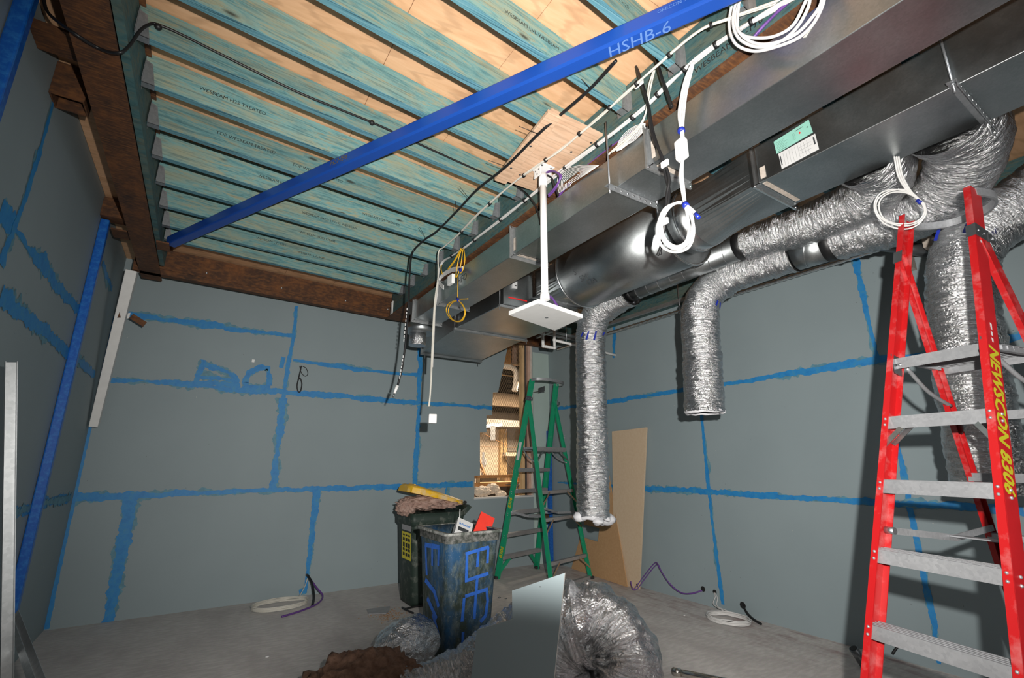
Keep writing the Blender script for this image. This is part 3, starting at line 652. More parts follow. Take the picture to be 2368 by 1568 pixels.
# ------------------------------------------------------------------ flexible foil ducts
def foil_tube(mb, ctrl, r, seed, n=14, seg=48, amp=.0095, rr=None):
    """crinkled corrugated hose along ctrl"""
    pts = spline(ctrl, n); L = [0.]
    for i in range(1, len(pts)): L.append(L[-1] + (pts[i] - pts[i - 1]).length)
    step = .009; m = int(L[-1] / step); q = []; j = 0
    for i in range(m + 1):
        s_ = L[-1] * i / m
        while j < len(L) - 2 and L[j + 1] < s_: j += 1
        q.append(pts[j].lerp(pts[j + 1], (s_ - L[j]) / max(1e-6, L[j + 1] - L[j])))
    def rad(i, a):
        s_ = i * step; base = r if rr is None else r * rr(i / m)
        ca, sa = math.cos(a), math.sin(a); tw = s_ + .03 * nz(ca * 1.5, sa * 1.5, seed) + .02 * nz(ca * 4, sa * 4, seed)
        w = .9 * nz(tw * 19 + seed, ca * 1.1, sa * 1.1) + .9 * nz(tw * 42 + seed, ca * 1.9, sa * 1.9) + .55 * nz(s_ * 30 + seed, ca * 6, sa * 6) + .6 * nz(s_ * 5 + seed, ca * 2.4, sa * 2.4)
        return base + amp * w
    mb.tube(q, r, seg, False, rad)
    return q
def foil_duct(name, lab, ctrl, r, seed, loc=None, wad=None, tape=None, **kw):
    t = thing(name, lab, 'flexible duct', loc or tuple(ctrl[-1]), 'foil flexible ducts')
    mb = MB(); q = foil_tube(mb, ctrl, r, seed, **kw); mb.build('foil_sleeve', 'foil', t)
    if wad:
        e = q[-1]; mb = MB(); random.seed(seed)
        mb.tube([(e.x + (r - .012) * math.cos(a * PI / 16), e.y + (r - .012) * math.sin(a * PI / 16), e.z + .008 * nz(a * .7, seed)) for a in range(32)], .016, 8, False, closed=True)
        for a, s_, dz in wad: mb.ball((e.x + (r * .9) * math.cos(a), e.y + (r * .9) * math.sin(a), e.z + dz), s_, 12, (1.2, 1.2, .75))
        for v in mb.bm.verts: v.co += V((nz(v.co.x * 30, v.co.y * 30, v.co.z * 30), nz(v.co.y * 30, v.co.z * 30, 5), nz(v.co.z * 30, v.co.x * 30, 9))) * .018
        mb.build('wadding', 'white_wadding', t)
    if tape:
        for pts in tape:
            mb = MB(); stroke(mb, pts[0], .022, pts[1], off=0, rag=.1, step=.03, seed=3); mb.build('tape', 'blue_tape', t)
    return t
def hang_tape(cx, cy, z, r, angs):
    out = []
    for a, dz in angs:
        n_ = V((math.cos(a), math.sin(a), 0)); s_ = V((-math.sin(a), math.cos(a), 0)); p = V((cx, cy, z)) + n_ * (r + .014)
        out.append(([p + s_ * .02, p + V((0, 0, -dz)) - s_ * .01], n_))
    return out
TA = -2.5
foil_duct('flexible_duct', 'long foil flexible duct hanging beside the green ladder with white wadding at its end', [(3.63, 3.33, 3.35), (3.62, 3.55, 3.32), (3.585, 3.80, 3.21), (3.57, 3.90, 3.0), (3.565, 3.92, 2.6), (3.56, 3.94, 1.8), (3.55, 3.96, 1.04)], .168, 3, wad=[(-2.0, .05, -.03), (-1.2, .035, -.01), (2.8, .06, .0), (-.4, .075, -.03), (.2, .05, -.06)], tape=hang_tape(3.57, 3.90, 2.98, .168, [(-2.9, .05), (-2.55, .09), (-2.1, .10), (-1.5, .04)]))
foil_duct('flexible_duct', 'short foil flexible duct hanging in front of the right wall with a torn open end', [(3.87, 1.77, 3.23), (3.87, 2.1, 3.24), (3.84, 2.42, 3.20), (3.765, 2.58, 3.03), (3.755, 2.62, 2.8), (3.75, 2.64, 2.4), (3.745, 2.66, 2.02)], .165, 11, wad=[(-1.0, .03, 0), (-.6, .035, .01), (-.1, .03, .01)], rr=lambda f: .86 + .16 * min(1, f * 1.6), tape=hang_tape(3.76, 2.6, 3.0, .17, [(-1.7, .05), (-1.45, .07)]))
foil_duct('flexible_duct', 'foil flexible duct hanging behind the steps of the red ladder', [(3.27, -.04, 3.45), (3.62, -.06, 3.42), (3.93, .12, 3.31), (4.01, .42, 3.15), (3.92, .69, 2.98), (3.82, .80, 2.74), (3.785, .86, 2.2), (3.775, .90, 1.42)], .172, 21, rr=lambda f: 1.2 - .2 * min(1, f * 2.2), loc=(3.77, .9, 1.42), tape=hang_tape(3.78, .8, 2.95, .178, [(-2.6, .06), (-2.2, .08), (-1.6, .06), (3.0, .06)]))
foil_duct('flexible_duct', 'foil flexible elbow from the lower duct into the spiral duct, tied with blue tape', [(3.27, 1.0, 3.46), (3.50, .99, 3.43), (3.67, 1.16, 3.37), (3.68, 1.48, 3.345), (3.65, 1.78, 3.35), (3.63, 2.02, 3.36)], .19, 31, rr=lambda f: 1 - .30 * f)
foil_duct('flexible_duct', 'bulging foil flexible elbow right of the white cable coil', [(3.27, .61, 3.46), (3.52, .58, 3.43), (3.79, .72, 3.32), (3.89, .98, 3.22), (3.87, 1.25, 3.215), (3.87, 1.46, 3.22)], .212, 41, rr=lambda f: 1 - .30 * f)
def spiral(lab, a, b, r):
    t = thing('spiral_duct', lab, 'duct', a, 'spiral wound ducts'); a, b = V(a), V(b); L = (b - a).length
    mb = MB(); mb.cyl(a, b, r, 48); mb.build('pipe', 'galvanised', t)
    k = int(L / .14); mb = MB()
    sd = (b - a).normalized().cross(V((0, 0, 1))).normalized(); up = sd.cross((b - a).normalized())
    pts = [a.lerp(b, .03 + .94 * i / (k * 24)) + (sd * math.cos(i * PI / 12) + up * math.sin(i * PI / 12)) * (r + .001) for i in range(k * 24 + 1)]
    mb.tube(pts, .0035, 5); mb.build('seam', 'galvanised_bright', t)
    mb = MB(); mb.cyl(a - (b - a).normalized() * .05, a + (b - a).normalized() * .03, r + .006, 40); mb.build('tape_band', 'black_tape', t)
    return t
sp = spiral('long spiral wound galvanised duct with a black taped joint below the silencer', (3.63, 2.06, 3.36), (3.63, 3.28, 3.35), .112)
mb = MB(); mb.cyl((3.63, 3.27, 3.35), (3.63, 3.33, 3.35), .12, 40); mb.build('tape_band', 'black_tape', sp)
spiral('short spiral wound duct with a black taped joint left of the red ladder', (3.87, 1.50, 3.22), (3.87, 1.75, 3.228), .135)

# ------------------------------------------------------------------ pipes on the right wall
t = thing('wall_pipe', 'bright upper conduit along the top of the right wall', 'pipe', (4.95, 2.8, 3.6), 'conduits along the right wall')
mb = MB(); mb.bar((4.95, .2, 3.585), (4.95, 6.3, 3.62), .045, .045); mb.build('rail', 'galvanised_stud', t)
t = thing('wall_pipe', 'ribbed lower conduit along the top of the right wall', 'pipe', (4.98, 2.8, 3.48), 'conduits along the right wall')
mb = MB(); mb.tube([(4.98, .2 + .02 * i, 3.475 + .00002 * i) for i in range(306)], .024, 12, True, lambda i, a: .024 + .003 * math.sin(i * 1.6)); mb.build('pipe', 'galvanised_bright', t)
t = thing('pipe_hanger', 'thin rod hanger holding the wall conduits beside the short foil duct', 'bracket', (4.92, 3.7, 3.4))
mb = MB(); mb.cyl((4.915, 3.7, 3.30), (4.915, 3.7, 3.89), .006, 8); mb.build('threaded_rod', 'zinc', t); mb = MB(); mb.box(4.90, 5.03, 3.68, 3.72, 3.43, 3.445); mb.build('clamp', 'zinc', t)
t = thing('pipe_joint', 'dark metal pipe elbow and brackets on the right wall behind the red ladder', 'pipe', (4.9, 1.35, 3.3))
mb = MB(); mb.tube(spline([(4.86, 1.55, 3.50), (4.86, 1.42, 3.42), (4.92, 1.30, 3.36), (5.05, 1.22, 3.34)], 6), .055, 14); mb.build('elbow', 'steel_dark', t)
mb = MB(); mb.box(4.80, 5.12, 1.14, 1.20, 3.30, 3.40); mb.box(5.0, 5.13, 1.36, 1.40, 3.24, 3.52); mb.build('bracket', 'fill_sealant', t)
# drain pipe with U trap
t = thing('drain_pipe', 'white plastic drain pipe with a U trap below the plenum box', 'pipe', (4.1, 5.3, 3.19))
mb = MB(); mb.tube([(3.78, 5.28, 3.40), (3.915, 5.3, 3.385), (3.925, 5.3, 3.375), (3.93, 5.3, 3.2), (3.94, 5.3, 3.19), (4.125, 5.3, 3.19), (4.135, 5.3, 3.2), (4.135, 5.3, 3.46)], .021, 12); mb.build('trap', 'white_plastic', t)
mb = MB(); mb.tube([(4.155, 5.3, 3.305), (4.52, 5.27, 3.275), (5.148, 5.10, 3.17)], .019, 12); mb.build('pipe', 'white_plastic', t)
mb = MB()
for p in ((3.927, 5.3, 3.37), (3.935, 5.3, 3.195), (4.13, 5.3, 3.195), (4.135, 5.3, 3.31)): mb.ball(p, .029, 12)
mb.build('elbow_fitting', 'white_plastic', t)
mb = MB(); mb.cyl((4.35, 5.285, 3.29), (4.35, 5.285, 3.62), .004, 6); mb.build('hanger_rod', 'zinc', t)
t = thing('support_strut', 'grey steel struts under the ceiling beside the U trap', 'bracket', (4.3, 5.4, 3.45))
for a, b in (((3.85, 5.36, 3.46), (4.8, 5.46, 3.46)), ((4.2, 5.15, 3.496), (4.25, 5.9, 3.496)), ((3.9, 5.7, 3.53), (5.06, 5.8, 3.53))):
    mb = MB(); mb.bar(a, b, .04, .03); mb.build('strut', 'galvanised_stud', t)
# ------------------------------------------------------------------ plywood patch, white pole and plate
t = thing('plywood_patch', 'pale plywood sheet with a cleat screwed under the joists where the white pole hangs', 'panel', (1.78, 2.35, 3.68))
q = [P(*p, z=3.692) for p in ((1150, 408), (1275, 250), (1425, 325), (1240, 440))]
mb = MB(); mb.prism([(v.x, v.y, 3.677) for v in q], (0, 0, .018)); mb.build('sheet', 'plywood_patch', t)
e0, e1 = V((q[0].x, q[0].y, 3.648)), V((q[1].x, q[1].y, 3.648)); n_ = V((-1, 0, 0))
mb = MB(); mb.obox(e0 + n_ * .025, e1 - e0, V((.10, 0, 0)), V((0, 0, .028))); mb.build('cleat', 'plywood_patch', t, bevel=.003)
mb = MB()
for f, s_ in ((.25, .02), (.6, .03), (.85, .02)):
    p = e0.lerp(e1, f) + V((s_, 0, 0)); mb.cyl((p.x, p.y, 3.6465), (p.x, p.y, 3.649), .009, 10)
for p in ((1.9, 2.2), (1.75, 2.62), (1.95, 2.05)): mb.cyl((p[0], p[1], 3.6755), (p[0], p[1], 3.678), .009, 10)
mb.build('screw', 'steel_dark', t)
t = thing('ceiling_mount', 'white ceiling pole with a square white plate at its lower end', 'mount', (1.845, 2.46, 2.63))
mb = MB(); mb.cyl((1.845, 2.46, 2.66), (1.845, 2.46, 3.60), .0245, 28); mb.build('pole', 'white_plastic', t)
mb = MB(); mb.cyl((1.845, 2.46, 3.53), (1.845, 2.46, 3.625), .031, 28); mb.cyl((1.845, 2.46, 2.655), (1.845, 2.46, 2.70), .033, 28); mb.build('coupling', 'white_plastic', t)
mb = MB(); mb.obox((1.79, 2.40, 3.668), (.12, 0, 0), (0, .12, 0), (0, 0, .008)); mb.obox((1.795, 2.42, 3.59), (.006, 0, 0), (0, .08, 0), (0, 0, .08)); mb.obox((1.889, 2.42, 3.59), (.006, 0, 0), (0, .08, 0), (0, 0, .08)); hd = mb.build('head_bracket', 'white_plastic', t, bevel=.002)
mb = MB()
for p in ((1.792, 2.44, 3.64), (1.792, 2.48, 3.64), (1.792, 2.46, 3.61)): mb.cyl(p, (p[0] + .006, p[1], p[2]), .006, 10)
for p in ((1.81, 2.42), (1.89, 2.42)): mb.cyl((p[0], p[1], 3.664), (p[0], p[1], 3.668), .008, 10)
mb.build('bolt', 'steel_dark', hd)
pq = [P(*p, z=2.622) for p in ((1176, 729), (1245, 701), (1348, 736), (1283, 765))]
mb = MB(); mb.prism([(v.x, v.y, 2.622) for v in pq], (0, 0, .032)); mb.build('plate', 'white_plastic', t, bevel=.004)
c = (pq[0] + pq[1] + pq[2] + pq[3]) / 4
mb = MB(); mb.cyl((c.x, c.y, 2.6195), (c.x, c.y, 2.6215), .012, 14)
for v in pq: w = v.lerp(c, .12); mb.cyl((w.x, w.y, 2.620), (w.x, w.y, 2.6215), .004, 8)
mb.build('screw', 'zinc', t)
mb = MB(); mb.tube(spline([(1.86, 2.48, 2.658), (1.93, 2.50, 2.70), (2.0, 2.53, 2.665)], 8), .007, 8); mb.tube(spline([(1.86, 2.50, 2.658), (1.94, 2.52, 2.715), (2.03, 2.55, 2.665)], 8), .007, 8); tag(mb.build('cable_tail', 'purple_cable'), 'short purple cable loop on top of the hanging white plate', 'cable')

# ------------------------------------------------------------------ cables
def bundle(name, lab, mat, pts, r, k=3, spread=.008, n=10, group='cables under the ceiling', ties=None, seed=1, extra=None):
    """k cables run together along pts"""
    t = thing(name, lab, 'cable', tuple(pts[len(pts) // 2]), group); random.seed(seed)
    for i in range(k):
        o = [V((random.uniform(-1, 1), random.uniform(-1, 1), random.uniform(-1, 1))) * spread for _ in pts]
        mb = MB(); mb.tube(spline([V(p) + q for p, q in zip(pts, o)], n), r, 8); mb.build('strand', mat, t)
    if ties:
        s_ = spline(pts, n)
        for f in ties:
            j = min(len(s_) - 2, int(f * (len(s_) - 1))); d = (s_[j + 1] - s_[j]).normalized()
            mb = MB(); mb.cyl(s_[j] - d * .007, s_[j] + d * .007, r * 1.2 + spread * 1.3, 10); mb.build('cable_tie', 'black_tape', t)
    return t
Z1 = 3.655
up = [P(*p, z=Z1) for p in ((1028, 570), (1060, 543), (1105, 496), (1180, 430), (1240, 385), (1297, 345), (1385, 270), (1440, 222))] + [P(*p, z=3.655) for p in ((1510, 160),)] + [P(*p, z=3.64) for p in ((1612, 76), (1690, 42), (1800, 5), (1900, -40))]
d0 = P(1015, 585, x=up[0].x - .02)
def drop(px, py, ref): return P(px, py, y=ref.y)
dz = [drop(1012, 640, d0), drop(1006, 700, d0), drop(1001, 800, d0), drop(995, 900, d0), drop(992, 940, d0)]
t = bundle('cable_bundle', 'upper white cable pair under the joists dropping to the square box by the back wall', 'cream_cable', [*reversed(dz), d0] + up, .0065, 2, .006, ties=[.40, .47, .53, .58, .64, .69, .75, .80, .86], seed=3)
bx = drop(997, 968, d0)
mb = MB(); mb.obox(bx - V((.035, .03, .045)), (.07, -.02, 0), (.015, .06, 0), (0, 0, .085)); tag(mb.build('outlet_box', 'white_plastic', bevel=.008), 'small white box hanging at the end of the long white cable before the back wall', 'junction box', 'white cable boxes')
low = [P(*p, x=1.945) for p in ((1020, 612), (1045, 592), (1075, 572), (1110, 545), (1180, 490), (1245, 438), (1300, 394), (1390, 327), (1480, 258), (1545, 195), (1610, 138), (1690, 80), (1790, 20), (1880, -30))]
d1 = [P(*p, y=low[0].y - .03) for p in ((1000, 850), (1003, 760), (1010, 680))]
bundle('cable_bundle', 'lower fatter white cable bundle clipped along the right ledger timber', 'white_cable', d1 + low, .0065, 4, .009, ties=[.25, .31, .36, .42, .47, .52, .57, .62, .68, .73, .79, .85, .91], seed=5)
pu = [P(*p, x=1.952) for p in ((1290, 455), (1340, 400), (1400, 352), (1480, 293), (1560, 235), (1660, 162), (1720, 112), (1765, 60), (1830, 0), (1870, -40))]
bundle('cable_bundle', 'purple cable pair running below the white bundle along the ledger', 'purple_cable', pu, .0065, 2, .007, ties=[.25], seed=6)
# black cable on the eighth joist, from the left wall
yj = lambda x: jy(2.683, x) - .012
def onj(px, py):
    p = P(px, py, y=2.72)
    for _ in range(4): p = P(px, py, y=yj(p.x))
    return p
bk = [P(100, -10, y=2.85), P(112, 30, y=2.82), P(165, 72, z=3.56), P(230, 112, z=3.56), P(275, 122, y=2.64), P(300, 105, y=2.655), P(325, 70, y=2.66)] + [onj(*p) for p in ((350, 55), (368, 58), (420, 80), (560, 150), (700, 218), (860, 283), (980, 338), (1100, 392), (1195, 432))] + [P(1235, 470, x=1.93), P(1250, 520, x=1.93)]
t = bundle('black_cable', 'long black cable strung across the eighth joist from the left wall to the white pole', 'black_cable', bk, .0075, 1, 0, seed=2)
for p in ((366, 62), (860, 284)):
    c = onj(*p); mb = MB(); mb.ball(c, .018, 10); mb.build('cable_clip', 'black_tape', t)
# black cable crossing joists then dropping with a white tipped end
Zb = 3.675
b2 = [P(*p, z=Zb) for p in ((1425, 140), (1365, 205), (1300, 262))] + [P(*p, z=3.635) for p in ((1245, 310), (1170, 385))] + [P(*p, z=Zb) for p in ((1105, 437), (1055, 490), (1010, 535), (985, 552), (960, 575))]
r0 = b2[-1]
b2 += [P(*p, y=r0.y + .02) for p in ((951, 595), (947, 640), (944, 720), (938, 790), (930, 850), (920, 890))]
t = bundle('black_cable', 'black cable crossing under the joists and hanging down to a white tipped plug', 'black_cable', b2, .0095, 1, 0, seed=4)
for i, (px, py, dx, dy) in enumerate(((1365, 205, -20, -22), (1245, 310, -45, -18), (1170, 385, -40, -14), (1085, 460, -22, -28), (1055, 490, -2, -25), (985, 552, -15, -27))):
    a = P(px, py, z=Zb if i not in (1, 2) else 3.635); mb = MB(); mb.tube([a, P(px + dx, py + dy, z=a.z + .01)], .0022, 5); mb.build('cable_tie', 'black_tape', t)
a, b = P(919, 892, y=r0.y + .02), P(912, 910, y=r0.y + .02)
mb = MB(); mb.cyl(a, b, .016, 12, .010); mb.build('plug', 'white_plastic', t); mb = MB(); mb.cyl(b, b + (b - a) * .5, .006, 8); mb.build('plug_tip', 'steel_dark', t)
mb = MB()
for f in range(9): p = P(941 - f * .9, 715 + f * 9, y=r0.y + .011); mb.box(p.x - .004, p.x + .004, p.y - .003, p.y, p.z - .012, p.z + .012)
for f in range(7): p = P(932 - f * 1.3, 825 + f * 8, y=r0.y + .011); mb.box(p.x - .004, p.x + .004, p.y - .003, p.y, p.z - .012, p.z + .012)
mb.build('printing', 'label_white', t)
# two black cables and stub coming off the brace above the ducts
x9 = 1.90
bc = bundle('black_cable', 'pair of black cables hanging from the blue brace past the white cable loop', 'black_cable', [P(*p, x=x9) for p in ((1450, 115), (1468, 160), (1487, 215), (1497, 255), (1510, 310), (1530, 365), (1543, 410), (1545, 450), (1540, 510), (1528, 560), (1520, 590))], .0085, 2, .010, seed=9)
for p, h_ in (((1538, 378), .022), ((1537, 512), .022), ((1478, 193), .03)):
    c = P(*p, x=x9 - .016); mb = MB(); mb.obox(c - V((.008, h_, .018)), (.012, 0, 0), (0, 2 * h_, 0), (0, 0, .032)); mb.build('cable_tag', 'white_plastic', bc)
bundle('black_cable', 'short thick black cable end dangling over the right ledger', 'black_cable', [P(*p, x=1.90) for p in ((1500, 105), (1515, 130), (1530, 180), (1543, 215), (1553, 248))], .010, 1, 0, seed=12)
bundle('black_cable', 'short black lead looping from the white pole head to the upper duct', 'black_cable', [P(*p, x=1.885) for p in ((1262, 405), (1275, 412), (1285, 435), (1292, 452))], .006, 2, .005, seed=13)
bundle('purple_cable', 'purple loop at the head of the white pole', 'purple_cable', [P(*p, x=1.87) for p in ((1258, 402), (1272, 396), (1288, 398), (1297, 410), (1282, 438), (1268, 452))], .0065, 2, .006, seed=14)
# loop of white cables with junction box under the upper duct
xw = 1.875
hang = [P(*p, x=xw) for p in ((1602, 145), (1592, 175), (1582, 215), (1576, 260), (1577, 300), (1579, 325))]
t = thing('cable_drop', 'white cables dropping through a square box to a hanging cable loop', 'cable', (xw, 1.3, 2.7))
for k in range(4):
    mb = MB(); mb.tube(spline([p + V((0, (k - 1.5) * .012 * (1 if 0 < i < 4 else .4), 0)) for i, p in enumerate(hang)], 8), .0055, 8); mb.build('strand', 'white_cable', t)
c = P(1579, 345, x=xw)
mb = MB(); mb.obox(c - V((.035, .034, .055)), (.05, .01, 0), (.012, .068, 0), (0, 0, .108)); mb.build('junction_box', 'white_plastic', t, bevel=.008)
loopc = [(1578, 368), (1575, 405), (1579, 440), (1584, 472)]
mb = MB()
for dx in (-2, 3): mb.tube(spline([P(px + dx * (1 if 0 < i < 3 else .3), py, x=xw) for i, (px, py) in enumerate(loopc)], 8), .0065, 8)
mb.build('lead', 'white_cable', t)
for lp in ([(1584, 472), (1590, 500), (1593, 535), (1585, 560), (1563, 570), (1540, 555), (1530, 525), (1535, 500), (1550, 478), (1570, 468), (1586, 474)], [(1586, 474), (1600, 505), (1604, 540), (1592, 572), (1562, 583), (1533, 572), (1520, 540), (1524, 510), (1538, 482), (1565, 470), (1586, 472)], [(1585, 472), (1600, 500), (1601, 535), (1588, 565), (1563, 576), (1538, 562), (1526, 532), (1530, 500), (1545, 480)]):
    mb = MB(); mb.tube(spline([P(*p, x=xw + .006 * i / 8) for i, p in enumerate(lp)], 8), .0075, 10); mb.build('cable_loop', 'white_cable', t)
mb = MB(); mb.tube(spline([P(*p, x=xw) for p in ((1586, 474), (1600, 485), (1608, 494))], 6), .008, 8); tl = mb.build('connector_tail', 'white_cable', t)
mb = MB(); mb.cyl(P(1608, 494, x=xw), P(1616, 504, x=xw), .010, 10); mb.build('connector', 'blue_tape', tl)
mb = MB(); mb.cyl(P(1583, 471, x=xw - .002), P(1588, 478, x=xw - .002), .017, 12); mb.cyl(P(1575, 298, x=xw), P(1576, 305, x=xw), .019, 12); mb.build('tape', 'blue_tape', t)
# white coil at the top edge
t = thing('cable_coil', 'coil of thick white cable hanging at the top edge beside the blue brace', 'cable', (1.86, .8, 3.3))
for lp in ([(1735, -60), (1700, -10), (1686, 55), (1700, 100), (1740, 118), (1790, 110), (1850, 85), (1890, 40), (1905, -20), (1860, -70)], [(1730, -55), (1705, -5), (1695, 50), (1708, 88), (1745, 108), (1785, 104), (1825, 82), (1858, 40), (1872, -10), (1840, -70)], [(1728, -40), (1712, 0), (1700, 40), (1708, 72), (1735, 96), (1775, 102), (1830, 85), (1870, 50), (1900, -5), (1860, -60)], [(1720, -30), (1708, 20), (1706, 65), (1720, 82), (1750, 88), (1790, 84), (1830, 62), (1855, 20), (1868, -30), (1820, -70)]):
    mb = MB(); mb.tube(spline([P(*p, x=1.86 + .01 * nz(i * .9, lp[0][1])) for i, p in enumerate(lp)], 10, True), .0068, 10, closed=True, cap=False); mb.build('cable_loop', 'white_cable', t)
# fanned white cable coils lying on the upper duct
def fan(lab, lps, seed):
    t = thing('cable_coil', lab, 'cable', tuple(P(*lps[0][0], x=1.93)), 'white cable coils over the upper duct')
    A, B = lps
    for k in range(11):
        f = k / 10; pts = [P(a[0] + (b[0] - a[0]) * f, a[1] + (b[1] - a[1]) * f, x=1.925 + .012 * f) for a, b in zip(A, B)]
        mb = MB(); mb.tube(spline(pts, 8), .0024, 6); mb.build('cable_loop', 'white_cable', t)
fan('fanned coil of thin white cables on the upper duct beside the white pole', ([(1293, 446), (1289, 416), (1304, 394), (1340, 383), (1384, 383)], [(1318, 431), (1320, 425), (1328, 419), (1343, 410), (1362, 398)]), 1)
fan('fanned coil of thin white cables tucked behind the duct flange under the black cables', ([(1426, 350), (1430, 330), (1445, 308), (1468, 292), (1492, 285)], [(1436, 346), (1450, 335), (1465, 326), (1480, 312), (1492, 300)]), 2)
mb = MB(); mb.tube(spline([P(*p, x=1.915) for p in ((1512, 162), (1500, 200), (1497, 240), (1490, 270), (1470, 300), (1420, 345), (1405, 360))], 8), .0052, 8); mb.tube(spline([P(*p, x=1.917) for p in ((1514, 162), (1505, 200), (1496, 250), (1482, 290), (1450, 325), (1415, 352))], 8), .0052, 8)
tag(mb.build('cable_tail', 'cream_cable'), 'thin white cable tails branching from the upper bundle down behind the duct flange', 'cable')
# white coil below the lower duct by the red ladder
XC = 3.20
t = thing('cable_coil', 'white cable coil hanging in front of the left rail top of the red ladder', 'cable', tuple(P(2080, 500, x=XC)))
ln = [[(2072 + d, 362), (2079 + d, 400), (2090 + d, 425), (2105 + d * .6, 445), (2128, 465)] for d in (-4, 1, 6)]
for a in ln: mb = MB(); mb.tube(spline([P(*p, x=XC) for i, p in enumerate(a)], 8), .0048, 8); mb.build('strand', 'white_cable', t)
for lp in ([(2130, 465), (2100, 445), (2065, 438), (2035, 448), (2022, 472), (2028, 498), (2050, 520), (2090, 530), (2122, 520), (2140, 495), (2136, 472)], [(2126, 462), (2095, 446), (2060, 446), (2036, 462), (2034, 488), (2050, 510), (2085, 518), (2120, 512), (2138, 490), (2130, 466)], [(2128, 463), (2098, 440), (2062, 441), (2032, 458), (2026, 484), (2042, 508), (2080, 522), (2116, 518), (2140, 498), (2138, 474)]):
    mb = MB(); mb.tube(spline([P(*p, x=XC) for p in lp], 8, True), .0045, 8, closed=True, cap=False); mb.build('cable_loop', 'white_cable', t)
mb = MB(); mb.cyl(P(2121, 463, x=XC - .003), P(2130, 470, x=XC - .003), .010, 10); mb.build('tape', 'blue_tape', t)
# yellow leads, white coil and box hung at the far end of the upper duct
xy = 1.90
t = thing('cable_coil', 'yellow leads hanging from the white bundle at the far end of the upper duct', 'cable', tuple(P(1055, 700, x=xy)))
for pts in ([(1068, 575), (1060, 600), (1054, 640), (1060, 632), (1066, 610), (1070, 578)], [(1066, 575), (1052, 600), (1036, 622), (1044, 615), (1060, 590), (1069, 576)], [(1072, 575), (1075, 600), (1070, 625), (1064, 632)], [(1021, 612), (1020, 622), (1023, 634)]):
    mb = MB(); mb.tube(spline([P(*p, x=xy) for p in pts], 8), .005, 8); mb.build('lead', 'yellow_cable', t)
mb = MB(); mb.tube([P(1059, 637, x=xy), P(1058, 690, x=xy)], .0035, 6); mb.build('lead', 'yellow_cable', t)
for lp in ([(1059, 694), (1070, 705), (1076, 722), (1070, 740), (1055, 744), (1040, 735), (1032, 718), (1038, 702), (1056, 694)], [(1059, 693), (1072, 710), (1074, 728), (1064, 742), (1048, 740), (1037, 722), (1042, 704), (1058, 694)], [(1062, 692), (1082, 691)]):
    mb = MB(); mb.tube(spline([P(*p, x=xy) for p in lp], 8), .005, 8); mb.build('lead_loop', 'yellow_cable', t)
mb = MB(); mb.cyl(P(1057, 690, x=xy), P(1061, 696, x=xy), .014, 10); mb.cyl(P(1064, 622, x=xy), P(1066, 628, x=xy), .016, 10); mb.build('tape', 'blue_tape', t)
t = thing('junction_box', 'white junction box with coiled white cable on the far end of the upper duct', 'junction box', tuple(P(1043, 655, x=1.92)))
c = P(1044, 647, x=1.915); mb = MB(); mb.obox(c - V((.02, .05, .05)), (.035, 0, 0), (0, .11, 0), (0, 0, .10)); mb.build('box', 'white_plastic', t, bevel=.006)
mb = MB()
for k in range(5): mb.tube(spline([P(px, py + k * 2.2, x=1.91 + .004 * k) for px, py in ((1070, 617), (1045, 620), (1024, 632), (1015, 646), (1020, 655), (1026, 660))], 8), .0045, 6)
mb.build('coiled_cable', 'white_cable', t)
c = P(954, 712, y=5.18); mb = MB(); mb.box(1.86, 1.90, 5.14, 5.20, c.z - .09, c.z + .06); tag(mb.build('control_module', 'print_black', bevel=.004), 'small black control module on the far end flange of the upper duct', 'junction box')
# black cable loop and tail poking out of the back wall
t = thing('cable_tail', 'thin black cable loop poking out of the back wall beside a blue joint', 'cable', tuple(P(690, 905, y=YB - .02)))
mb = MB(); mb.tube(spline([P(*p, y=YB - .02) for p in ((697, 846), (694, 860), (690, 877), (687, 893), (690, 906), (695, 904), (698, 888), (694, 875), (689, 880))], 8), .008, 8); mb.build('loop', 'black_cable', t)
mb = MB(); mb.tube(spline([P(*p, y=YB - .025) for p in ((693, 846), (697, 862), (706, 870), (712, 864), (708, 852), (700, 847))], 8), .0045, 8); mb.build('thin_loop', 'black_cable', t)
mb = MB(); mb.box(*sum([[a, b] for a, b in ((P(701, 0, y=YB).x, P(706, 0, y=YB).x),)], []), YB - .03, YB - .001, P(700, 850, y=YB).z, P(700, 844, y=YB).z); mb.build('cable_tag', 'white_plastic', t)
